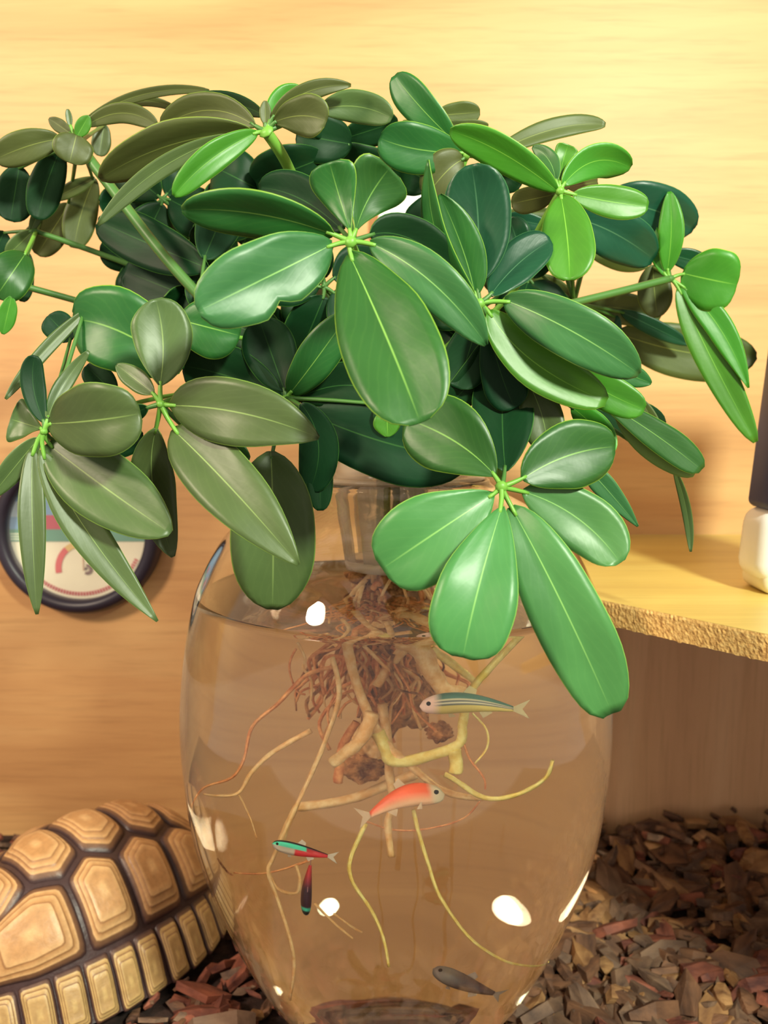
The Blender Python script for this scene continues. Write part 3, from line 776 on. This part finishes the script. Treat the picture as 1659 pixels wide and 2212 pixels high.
for i in range(64):
    x0 = R.gauss(800, 60); y0 = R.uniform(1365, 1440); pts = [(x0, y0)]
    dx = R.uniform(-1, 1) * 30 + (-12 if x0 < 790 else 8)
    for k in range(4):
        x0 += dx * R.uniform(0.1, 1.1) + R.uniform(-30, 30); y0 += R.uniform(15, 52); pts.append((max(640, min(1010, x0)), min(y0, 1690)))
    root(pts, R.uniform(4, 11), R.uniform(2, 6), R.uniform(.375, .415), R.choice([M_ROOT_R, M_ROOT_R, M_ROOT, M_ROOTBALL]))
# knobbly root stock in the water
def lump(c, s, seed, m, name='root_stock'):
    bm = bmesh.new(); bmesh.ops.create_icosphere(bm, subdivisions=4, radius=1.0)
    V = []
    for q in bm.verts:
        d = q.co.normalized(); k = 1 + 0.5 * noise.noise(d * 2.2 + Vector((seed, 0, 0))) + 0.18 * noise.noise(d * 6 + Vector((0, seed, 0)))
        V.append(Vector(c) + Vector((d.x * s[0], d.y * s[1], d.z * s[2])) * k)
    bm.verts.index_update(); Fc = [tuple(v.index for v in f.verts) for f in bm.faces]; bm.free()
    return link_mesh(name, V, Fc, m, PLANT)
lump(W(855, 1490, .412), (.012, .008, .018), 3, M_ROOTBALL)
lump(W(800, 1420, .410), (.010, .009, .012), 8, M_ROOTBALL)
lump(W(800, 1610, .408), (.007, .006, .010), 5, M_ROOT)
lump(W(785, 1660, .400), (.008, .007, .005), 12, M_ROOTBALL)
lump(W(950, 1580, .385), (.0045, .004, .004), 15, M_ROOTBALL)
# roots above the water line, below the basket
c0 = Vector((VX, VY, 0.243))
lump((VX - .004, VY, 0.238), (.018, .015, .007), 22, M_ROOTBALL)
for i in range(34):
    a = R.uniform(0, 2 * math.pi); r0 = R.uniform(0.002, 0.018); p0 = Vector((VX + r0 * math.cos(a), VY + r0 * math.sin(a), R.uniform(.236, .247)))
    r1 = R.uniform(0.012, 0.034); a += R.uniform(-.6, .6)
    p2 = Vector((VX + r1 * math.cos(a), VY + r1 * math.sin(a), 0.231)); p1 = p0.lerp(p2, .5) + Vector((0, 0, R.uniform(.001, .006)))
    V, Fc = tube_data([p0, p1, p2, p2 + Vector((0, 0, -.012))], (R.uniform(.0007, .0018), .0007), 7, 4, .2)
    link_mesh('root', V, Fc, R.choice([M_ROOT, M_ROOT_R, M_ROOT]), PLANT)

# ------------------------------------------------------------------ fish
def fish(name, label, nose, tail, depth, hgt, colfn, Y, curve=0.0, top=False, fin=(0.9, 0.6, 0.5), forked=True, plumpness=0.55):
    a, b = W(*nose, Y), W(*tail, Y + depth)
    e = empty(name, (a + b) * 0.5); tag(e, label, 'fish', 'small fish swimming in the vase')
    ax = (a - b); L = ax.length; ax.normalize()
    vw = ((a + b) * 0.5 - Vector((0, 0, CAM_H))).normalized()
    up = (ax.cross(vw)); up = up if up.z > 0 else -up
    up.normalize(); side = ax.cross(up).normalized()
    if top: up, side = side, up
    if top and up.dot(vw) > 0: up = -up
    Hh = hgt / 1850 * Y * 0.5 * 0.92
    NS, NR = 30, 40; V, C, Fc = [], [], []
    bodyL = L * 0.86
    def spine(s):  # s 0 nose .. 1 tail
        return a - ax * (bodyL * s) + (side if not top else up).cross(ax).normalized() * 0 + up * (curve * L * math.sin(math.pi * s)) * (0 if top else 1) + (side * curve * L * math.sin(math.pi * s) if top else Vector())
    def prof(s): return (math.sin(math.pi * min(1, s ** 0.62 * 0.93)) ** 0.75) * (1 - 0.25 * s) if s > 0 else 0
    for i in range(NS + 1):
        s = i / NS; p = spine(s); h = Hh * max(prof(s), 0.03 if s < .1 else 0.22); wd = h * plumpness
        if top: wd, h = Hh * max(prof(s), .03 if s < .1 else .15), Hh * 1.5 * max(prof(s), .03 if s < .1 else .22)
        for k in range(NR):
            an = 2 * math.pi * k / NR; sy = math.sin(an)
            V.append(p + up * (sy * h) + side * (math.cos(an) * wd)); C.append(colfn(s, sy))
    for i in range(NS):
        for k in range(NR):
            k2 = (k + 1) % NR; Fc.append((i * NR + k, i * NR + k2, (i + 1) * NR + k2, (i + 1) * NR + k))
    Fc += [tuple(range(NR))[::-1], tuple(NS * NR + k for k in range(NR))]
    link_mesh('body', V, Fc, M_FISH, e, cols=C)
    # fins
    mf = plain(name + '_fin', (*fin, 1), 0.4); mf.node_tree.nodes['Principled BSDF'].inputs['Alpha'].default_value = 0.45
    def sheet(nm, pts):
        t = side * 0.00012; n = len(pts); Vv = [p + t for p in pts] + [p - t for p in pts]
        Ff = [tuple(range(n)), tuple(range(2 * n - 1, n - 1, -1))] + [(i, (i + 1) % n, (i + 1) % n + n, i + n) for i in range(n)]
        link_mesh(nm, Vv, Ff, mf, e, smooth=False)
    te = spine(1.0); fl = L * 0.16
    sheet('tail_fin', [te + up * Hh * .18, te - ax * fl + up * Hh * .85, te - ax * fl * (.55 if forked else 1), te - ax * fl - up * Hh * .85, te - up * Hh * .18])
    d0 = spine(.45); sheet('dorsal_fin', [d0 + up * Hh * .85, d0 - ax * L * .06 + up * Hh * 1.5, d0 - ax * L * .13 + up * Hh * 1.15, d0 - ax * L * .12 + up * Hh * .7])
    d0 = spine(.62); sheet('anal_fin', [d0 - up * Hh * .6, d0 - ax * L * .05 - up * Hh * 1.25, d0 - ax * L * .13 - up * Hh * .8, d0 - ax * L * .12 - up * Hh * .4])
    d0 = spine(.3); sheet('pectoral_fin', [d0 - up * Hh * .5 + side * Hh * .3, d0 - ax * L * .08 - up * Hh * 1.1 + side * Hh * .4, d0 - ax * L * .02 - up * Hh * 1.2 + side * Hh * .4])
    for sg in (-1, 1):
        c = spine(.09) + side * sg * Hh * plumpness * prof(.09) * .8 + up * Hh * .12
        bm = bmesh.new(); bmesh.ops.create_uvsphere(bm, u_segments=12, v_segments=8, radius=max(Hh * .2, .0006))
        Vv = [c + v.co for v in bm.verts]; bm.verts.index_update(); Ff = [tuple(v.index for v in f.verts) for f in bm.faces]; bm.free()
        link_mesh('eye', Vv, Ff, M_EYE, e)
M_FISH = colattr('fish_skin', 0.3, 0.1, 900.0, 0.6)
M_EYE = plain('fish_eye', srgb(16, 22, 26), 0.1)
def mixv(a, b, t): t = max(0, min(1, t)); return tuple(a[i] * (1 - t) + b[i] * t for i in range(3)) + (1,)
def c_red(s, y):
    body = mixv(srgb(245, 190, 150), srgb(245, 96, 50), (y + .7) * 1.2)
    return mixv(srgb(225, 205, 170), body, (s - .12) * 14)
def c_danio(s, y):
    c = srgb(70, 120, 105) if y > .45 else (srgb(240, 225, 180) if y > .25 else srgb(30, 60, 84) if y > .08 else srgb(240, 228, 190) if y > -.12 else srgb(40, 66, 88) if y > -.3 else srgb(220, 195, 110))
    return mixv(srgb(245, 205, 190), c, (s - .14) * 12)
def c_neon(s, y):
    if y > .62: return srgb(36, 34, 48)
    if y > .0 and s < .62: return srgb(90, 232, 196)
    if s > .42 and y <= .35: return srgb(214, 44, 52)
    if s > .6: return srgb(150, 60, 70)
    return srgb(196, 176, 160)
def c_neon_top(s, y):
    if s < .12: return srgb(60, 60, 60)
    if s < .2: return srgb(80, 220, 190)
    return mixv(srgb(70, 38, 58), srgb(200, 50, 56), (s - .55) * 3)
def c_cat(s, y): return mixv(srgb(120, 110, 105), srgb(74, 54, 62), (s - .2) * 3)
fish('coral_fish', 'coral red fish below the thick roots, facing right', (960, 1716), (774, 1766), 0.0, 56, c_red, .352, 0.10, fin=(.9, .65, .45))
fish('striped_fish', 'green and cream striped fish beside the roots, facing left', (906, 1526), (1140, 1532), .004, 52, c_danio, .350, 0.05, fin=(.75, .65, .35))
fish('neon_fish', 'small turquoise and red fish level with the root fork, facing left', (588, 1822), (728, 1852), .0, 34, c_neon, .350, 0.0, fin=(.8, .7, .6))
fish('dark_fish', 'small dark fish with red tail seen from above pointing down', (661, 1976), (672, 1852), .0, 26, c_neon_top, .352, 0.02, top=True, fin=(.8, .4, .4))
fish('grey_fish', 'blurred dark grey fish close to the vase bottom', (935, 2092), (1085, 2150), .0, 46, c_cat, .362, 0.0, fin=(.4, .35, .35))

# ------------------------------------------------------------------ tortoise
M_SHELL = colattr('tortoise_shell', 0.42, 0.35, 260.0, 0.5, 0.18)
def tortoise():
    e = empty('tortoise', (-0.174, 0.473, 0.0)); e.rotation_euler = (0, 0, math.radians(50))
    tag(e, 'tan tortoise with dark seams between its raised shell plates beside the vase', 'tortoise')
    a, b, c, z0 = 0.079, 0.058, 0.067, 0.012
    def S(s, t, h=0.0):
        s_ = max(-.999, min(.999, s)); rr = (1 - abs(s_) ** 2.3) ** 0.48
        th = t * math.pi / 2; fl = max(0, abs(t) - .8) * .14
        y = b * rr * math.sin(max(-1, min(1, t)) * math.pi / 2); z = c * (rr ** .95) * math.cos(min(1, abs(t)) * math.pi / 2)
        if abs(t) > 1: z -= (abs(t) - 1) * .06
        y += math.copysign(fl * .25, y) if y else 0
        p = Vector((a * s_ * (1 + fl * .5), y, z0 + z))
        n = Vector((p.x / a ** 2, p.y / b ** 2, (z + .02) / c ** 2)).normalized()
        return p + n * h
    # dark under-shell
    V, Fc = [], []; n1, n2 = 48, 40
    for i in range(n1 + 1):
        for j in range(n2 + 1):
            V.append(S(-.995 + 1.99 * i / n1, -1.1 + 2.2 * j / n2, -.0004))
    for i in range(n1):
        for j in range(n2):
            k = i * (n2 + 1) + j; Fc.append((k, k + n2 + 1, k + n2 + 2, k + 1))
    DK = srgb(66, 46, 46)
    link_mesh('carapace', V, Fc, M_SHELL, e, cols=[DK] * len(V), loc=(0, 0, 0))
    def scute(name, poly, base=DK, tans=(srgb(186, 140, 92), srgb(208, 166, 116), srgb(156, 112, 74)), hmax=.0042, stretch=None):
        M = len(poly); per = []
        cnt = 8
        for i in range(M):
            p, q = Vector(poly[i]), Vector(poly[(i + 1) % M])
            for k in range(cnt): per.append(p.lerp(q, k / cnt))
        # soften the corners
        per = [(per[i - 1] + per[i] * 2 + per[(i + 1) % len(per)]) / 4 for i in range(len(per))]
        cen = sum(per, Vector((0, 0))) / len(per)
        rings = [(1.0, -.0002, base), (.97, .0006, base), (.92, .0013, mixv(base, tans[2], .35)), (.86, .0019, mixv(base, tans[2], .5)), (.83, .0022, tans[1]), (.76, .0023, tans[0]), (.73, .0030, tans[2]),
                 (.70, .0034, tans[1]), (.60, .0035, tans[0]), (.57, .0040, tans[2]), (.54, .0042, tans[1]), (.40, .0042, tans[0]), (.22, .0040, tans[0]), (.08, .0042, tans[1])]
        V, C, Fc = [], [], []; K = len(per)
        for f, h, col in rings:
            for p in per:
                q = cen + (p - cen) * f; V.append(S(q.x, q.y, h * hmax / .0042)); C.append(col)
        for i in range(len(rings) - 1):
            for k in range(K):
                k2 = (k + 1) % K; Fc.append((i * K + k, i * K + k2, (i + 1) * K + k2, (i + 1) * K + k))
        Fc.append(tuple((len(rings) - 1) * K + k for k in range(K)))
        return link_mesh(name, V, Fc, M_SHELL, e, cols=C, loc=(0, 0, 0))
    vb = [-.93, -.56, -.19, .19, .56, .93]; g = .012
    for i in range(5):
        s0, s1 = vb[i] + g, vb[i + 1] - g; sm = (s0 + s1) / 2
        scute('scute', [(s0, -.22), (s0, .22), (sm, .32), (s1, .22), (s1, -.22), (sm, -.32)])
    cb = [-.93, -.375, 0.0, .375, .93]
    for sg in (-1, 1):
        for i in range(4):
            s0, s1 = cb[i] + g, cb[i + 1] - g
            pk = (vb[i + 1])
            if i == 0: q = [(-.93, .28), (-.56 - .0, .25), (-.375 - g, .345), (-.375 - g, .76), (-.70, .77), (-.93, .72)]
            elif i == 3: q = [(.93, .28), (.56, .25), (.375 + g, .345), (.375 + g, .76), (.70, .77), (.93, .72)]
            else: q = [(s0, .345), (pk if i != 3 else .56, .25), (s1, .345), (s1, .765), (s0, .765)]
            scute('scute', [(x, y * sg) for x, y in q])
        mb = [-.97 + 1.94 * k / 11 for k in range(12)]
        for k in range(11):
            sk = (.05 if k > 5 else -.05)
            q = [(mb[k] + .003, .785), (mb[k + 1] - .003, .785), (mb[k + 1] - .006 + sk * .2, 1.10), (mb[k] + .006 + sk * .2, 1.12)]
            scute('marginal_scute', [(x, y * sg) for x, y in q], tans=(srgb(176, 142, 92), srgb(196, 164, 108), srgb(128, 92, 66)), hmax=.003)
    # plastron and tucked body under the shell
    bm = bmesh.new(); bmesh.ops.create_uvsphere(bm, u_segments=32, v_segments=16, radius=1)
    V = [Vector((v.co.x * .060, v.co.y * .049, max(v.co.z, -.55) * .020 + .013)) for v in bm.verts]; bm.verts.index_update()
    Fc = [tuple(v.index for v in f.verts) for f in bm.faces]; bm.free()
    link_mesh('plastron', V, Fc, M_SHELL, e, cols=[srgb(150, 120, 80)] * len(V), loc=(0, 0, 0))
    for sx, sy in ((1, 1), (1, -1), (-1, 1), (-1, -1)):
        V, Fc = tube_data([(.042 * sx, .026 * sy, .016), (.048 * sx, .032 * sy, .012), (.050 * sx, .034 * sy, .003)], (.010, .009, .008), 12, 4, .2)
        link_mesh('leg', V, Fc, M_SHELL, e, cols=[srgb(140, 112, 74)] * len(V), loc=(0, 0, 0))
tortoise()

# ------------------------------------------------------------------ dial on the wall
def disc_data(cx, cz, y, r0, r1, a0=0, a1=360, n=64, thick=0.0004):
    V, Fc = [], []
    for i in range(n + 1):
        a = math.radians(a0 + (a1 - a0) * i / n); ca, sa = math.cos(a), math.sin(a)
        for r in (r0, r1):
            for yy in (y, y + thick): V.append(Vector((cx + r * ca, yy, cz + r * sa)))
    for i in range(n):
        q = i * 4; Fc += [(q, q + 2, q + 6, q + 4), (q + 1, q + 5, q + 7, q + 3), (q + 2, q + 3, q + 7, q + 6), (q, q + 4, q + 5, q + 1)]
    return V, Fc
def dial():
    c = P(157, 1153, 0.600); cx, cz = c.x, c.z; R0 = 0.0600; yw = WY
    e = empty('wall_gauge', (cx, yw, cz)); tag(e, 'round gauge with black rim and cream dial on the wooden wall', 'gauge')
    Mb = plain('black_plastic', srgb(44, 38, 52), 0.4)
    prof = [(R0 - .004, 0), (R0, -.002), (R0 + .0005, -.010), (R0 - .002, -.0165), (R0 - .006, -.0185), (R0 - .010, -.0165), (R0 - .0105, -.010), (R0 - .0105, 0)]
    V, Fc = [], []; n = 96
    for r, y in prof:
        for k in range(n):
            a = 2 * math.pi * k / n; V.append(Vector((cx + r * math.cos(a), yw + y, cz + r * math.sin(a))))
    for i in range(len(prof)):
        j = (i + 1) % len(prof)
        for k in range(n):
            k2 = (k + 1) % n; Fc.append((i * n + k, i * n + k2, j * n + k2, j * n + k))
    link_mesh('rim', V, Fc, Mb, e)
    RF = R0 - .0104; yf = yw - .008
    def flat(nm, col, V, Fc): return link_mesh(nm, V, Fc, plain(nm + '_ink', col, 0.5), e, smooth=False)
    V, Fc = disc_data(cx, cz, yf, 0.0001, RF, 0, 360, 96, .004); flat('dial_face', srgb(240, 234, 205), V, Fc)
    # printed upper half: blue scene, teal band, red blocks
    def cap(z0, z1, y, x0=-1, x1=1, n=24):
        V = []
        for i in range(n + 1):
            z = z0 + (z1 - z0) * i / n; h = math.sqrt(max(RF ** 2 - z * z, 0))
            V += [Vector((cx + max(-h, x0), y, cz + z)), Vector((cx + min(h, x1), y, cz + z))]
        return V, [(2 * i, 2 * i + 1, 2 * i + 3, 2 * i + 2) for i in range(n)]
    k = .0602 / 188
    z_ = lambda py: (1153 - py) * k
    x_ = lambda px: (px - 157) * k
    flat('printed_sky', srgb(110, 160, 200), *cap(z_(1150), RF - .0001, yf - .0004))
    flat('printed_roof', srgb(40, 130, 150), *cap(z_(1075), z_(1030), yf - .0006, x_(-20), x_(45)))
    flat('printed_wall', srgb(170, 195, 210), *cap(z_(1120), z_(1085), yf - .0006, x_(-20), x_(48)))
    flat('printed_sun', srgb(225, 180, 150), *cap(z_(1090), z_(1072), yf - .0007, x_(-20), x_(12)))
    flat('printed_band', srgb(80, 150, 125), *cap(z_(1176), z_(1148), yf - .0006))
    flat('printed_block', srgb(190, 50, 80), *cap(z_(1148), z_(1116), yf - .0008, x_(50), x_(118)))
    flat('printed_block', srgb(190, 50, 80), *cap(z_(1142), z_(1112), yf - .0008, x_(180), x_(225)))
    for q, (wd) in enumerate((30, 26, 28)):
        flat('printed_line', srgb(225, 235, 205), *cap(z_(1160 + q * 6), z_(1157 + q * 6), yf - .0008, x_(4), x_(4 + wd)))
    gx, gz = cx + x_(165), cz + z_(1238)
    flat('red_arc', srgb(215, 80, 85), *disc_data(gx, gz, yf - .0006, 50 * k, 64 * k, 130, 190, 24, .0002))
    flat('yellow_arc', srgb(225, 190, 110), *disc_data(gx, gz, yf - .0006, 50 * k, 64 * k, 105, 130, 12, .0002))
    flat('hub_ring', srgb(120, 90, 85), *disc_data(gx + 8 * k, gz - 2 * k, yf - .0010, 5 * k, 12 * k, -120, 100, 20, .0004))
    flat('hub_pin', srgb(90, 60, 60), *disc_data(gx + 5 * k, gz, yf - .0012, .0001, 3 * k, 0, 360, 16, .0006))
    V, Fc = box_data((gx, yf - .0010, gz + 20 * k), (1.5 * k, .0004, 50 * k)); flat('needle', srgb(200, 150, 110), V, Fc)
    ds = [disc_data(cx, cz, yf - .0006, RF - 16 * k, RF - 7 * k, aa, aa + 1.6, 1, .0002) for aa in [215 + q * 2.6 for q in range(46)]]
    V, Fc = join_data(*ds); o = flat('scale_ticks', srgb(200, 50, 70), V, Fc); o['kind'] = 'stuff'
    # domed glass
    V, Fc = [], []; rings = 12
    for i in range(rings + 1):
        r = RF * i / rings + .0001; y = yw - .0125 - .004 * (1 - (i / rings) ** 2)
        for q in range(n): a = 2 * math.pi * q / n; V.append(Vector((cx + r * math.cos(a), y, cz + r * math.sin(a))))
    for i in range(rings):
        for q in range(n):
            q2 = (q + 1) % n; Fc.append((i * n + q, i * n + q2, (i + 1) * n + q2, (i + 1) * n + q))
    m, nt, b = mat('gauge_glass'); b.inputs['Alpha'].default_value = 0.12; b.inputs['Roughness'].default_value = 0.05; b.inputs['Base Color'].default_value = (1, 1, 1, 1)
    link_mesh('glass_cover', V, Fc, m, e)
dial()

# ------------------------------------------------------------------ device on the shelf, white fitting on the wall
def device():
    x0 = 0.1790; y0 = 0.430
    e = empty('shelf_device', (x0, y0, SZ)); tag(e, 'dark blue glossy device with white rounded base on the shelf at the right', 'device')
    Rm = Matrix.Rotation(math.radians(4.6), 3, 'Y')
    Mw = plain('white_plastic', srgb(252, 252, 250), 0.3); Md = plain('navy_gloss', srgb(18, 48, 108), 0.35); Mc = plain('cream_foot', srgb(245, 236, 200), 0.4)
    def bx(nm, z0, z1, g, m, bev):
        zc = (z0 + z1) / 2
        c = Vector((x0 + .042, y0, SZ)) + Rm @ Vector((0, 0, zc)); c.x -= .0
        V, Fc = box_data(c, (.075 + g, .034 + g, z1 - z0), Rm, bev); return link_mesh(nm, V, Fc, m, e)
    V, Fc = box_data((x0 + .042, y0, SZ + .006), (.066, .032, .012), None, .005); link_mesh('foot', V, Fc, Mc, e)
    bx('base', .003, .040, .0, Mw, .009); bx('screen_body', .039, .170, -.004, Md, .004)
device()
c = P(880, 432, 0.60)
e = empty('white_fitting', (c.x, WY, c.z)); tag(e, 'white plastic fitting on the wall glimpsed between the leaves', 'fitting')
V, Fc = box_data((c.x, WY - .010, c.z), (.040, .020, .036), None, .004)
m, nt, b = mat('bright_white_plastic'); b.inputs['Base Color'].default_value = (.95, .95, .95, 1)
link_mesh('cover', V, Fc, m, e)

# ------------------------------------------------------------------ bark chips
def chip_mesh(k):
    rr = random.Random(100 + k); n = rr.choice([5, 6, 7]); L = 1.0; wd = rr.uniform(.18, .5); th = rr.uniform(.1, .22)
    pts = []
    for i in range(n):
        a = 2 * math.pi * i / n + rr.uniform(-.25, .25); pts.append((math.cos(a) * .5 * rr.uniform(.75, 1.05), math.sin(a) * .5 * wd * rr.uniform(.7, 1.15)))
    V = [(x, y, th * rr.uniform(.25, .6) + .08 * x * rr.uniform(-1, 1)) for x, y in pts] + [(x * rr.uniform(.85, 1.05), y * rr.uniform(.85, 1.1), -th * rr.uniform(.3, .6)) for x, y in pts]
    V += [(rr.uniform(-.15, .15), rr.uniform(-.08, .08), th * rr.uniform(.5, .9)), (rr.uniform(-.15, .15), 0, -th * .6)]
    Fc = []
    for i in range(n):
        j = (i + 1) % n; Fc += [(i, j, 2 * n), (j + n, i + n, 2 * n + 1), (i, i + n, j + n), (i, j + n, j)]
    return V, Fc
CH = [chip_mesh(k) for k in range(14)]
CHM = {}
def free(x, y, r):
    if math.hypot(x - VX, y - VY) < 0.049 + r * .52: return False
    c, s = math.cos(math.radians(50)), math.sin(math.radians(50)); dx, dy = x + .174, y - .473
    u, v_ = dx * c + dy * s, -dx * s + dy * c
    if (u / (.083 + r * .5)) ** 2 + (v_ / (.062 + r * .5)) ** 2 < 1: return False
    return y < WY - .012 - r * .45
chips = []
tries = 0
while len(chips) < 3600 and tries < 60000:
    tries += 1
    x = R.uniform(-.42, .42); y = R.uniform(.26, .61)
    if abs(x) > .6 * y + .08: continue
    big = x > 0
    L = R.choice([.012, .016, .021, .027, .034, .041]) * R.uniform(.8, 1.2)
    if not free(x, y, L): continue
    px = 829.5 + F_PX * x / y
    layer = len(chips) % 3
    z = bed_z(x, y) + .003 + layer * .0035 * R.random() + (.012 * max(0, 1 - (WY - y) / .08) * (.4 + R.random()) * (x > .05))
    chips.append((x, y, z, L, R.uniform(0, 6.283), R.uniform(-.8, .8), R.uniform(-.55, .55), R.randrange(14)))
def vis(c):
    x, y, z, L = c[:4]
    d = (z - CAM_H) / y; yy = 1106 - F_PX * (d * CP + SP) / (CP - d * SP); xx = 829.5 + F_PX * x / y
    if not (-20 < xx < 1680 and 1500 < yy < 2225): return -1
    if abs(x - VX) < rad(max(.02, .05)) * .75 and y > VY - .03: return -1
    if math.hypot(x - VX, 0) < .055 and y < .6 and y > .40: return -1
    return L / y
chips.sort(key=vis, reverse=True)
GL = {'L': ('brown bark chip lying between the tortoise and the vase', 'bark chips left of the vase'),
      'R': ('brown bark chip lying under the wooden shelf right of the vase', 'bark chips right of the vase')}
rest = [[], [], [], []]
for i, (x, y, z, L, rz, rx, ry, k) in enumerate(chips):
    mi = R.choices([0, 1, 2, 3], [6, 3, 1, 1] if x < 0 else [1, 4, 3, 2])[0]
    Mx = Matrix.Translation((x, y, z)) @ Matrix.Rotation(rz, 4, 'Z') @ Matrix.Rotation(rx, 4, 'X') @ Matrix.Rotation(ry, 4, 'Y') @ Matrix.Diagonal((L, L, L, 1))
    if i < 300:
        key = (k, mi)
        if key not in CHM:
            me = bpy.data.meshes.new('bark_chip'); me.from_pydata([tuple(Vector(q) * .02) for q in CH[k][0]], [], CH[k][1]); me.materials.append(M_BARK[mi]); CHM[key] = me
        o = bpy.data.objects.new('bark_chip', CHM[key]); COL.objects.link(o); o.matrix_world = Mx @ Matrix.Diagonal((50, 50, 50, 1))
        g = GL['L' if x < 0 else 'R']
        size = 'long' if L > .030 else 'short' if L < .017 else 'middling'
        hue = ('reddish', 'dark brown', 'greyish brown', 'tan')[mi]
        if x < 0: where = 'beside the tortoise' if x < -.095 else 'beside the lower left of the vase'
        elif y > .50: where = 'close to the wooden back panel'
        elif y > .42: where = 'midway under the shelf'
        elif x < .10: where = 'beside the lower right of the vase'
        else: where = 'at the lower right corner of the picture'
        lab = '%s %s bark chip %s' % (size, hue, where)
        tag(o, lab, 'bark chip', lab.replace(' chip ', ' chips ') )
    else:
        rest[mi].append(([Mx @ Vector(q) for q in CH[k][0]], CH[k][1]))
V, Fc, fm = [], [], []
for mi in range(4):
    v, f = join_data(*rest[mi]) if rest[mi] else ([], [])
    o = len(V); V += v; Fc += [tuple(i + o for i in q) for q in f]; fm += [mi] * len(f)
o = link_mesh('bark_mulch', V, Fc, M_BARK, smooth=False, fmat=fm)
tag(o, 'loose brown bark mulch spread over the ground', 'bark mulch', kind='stuff')
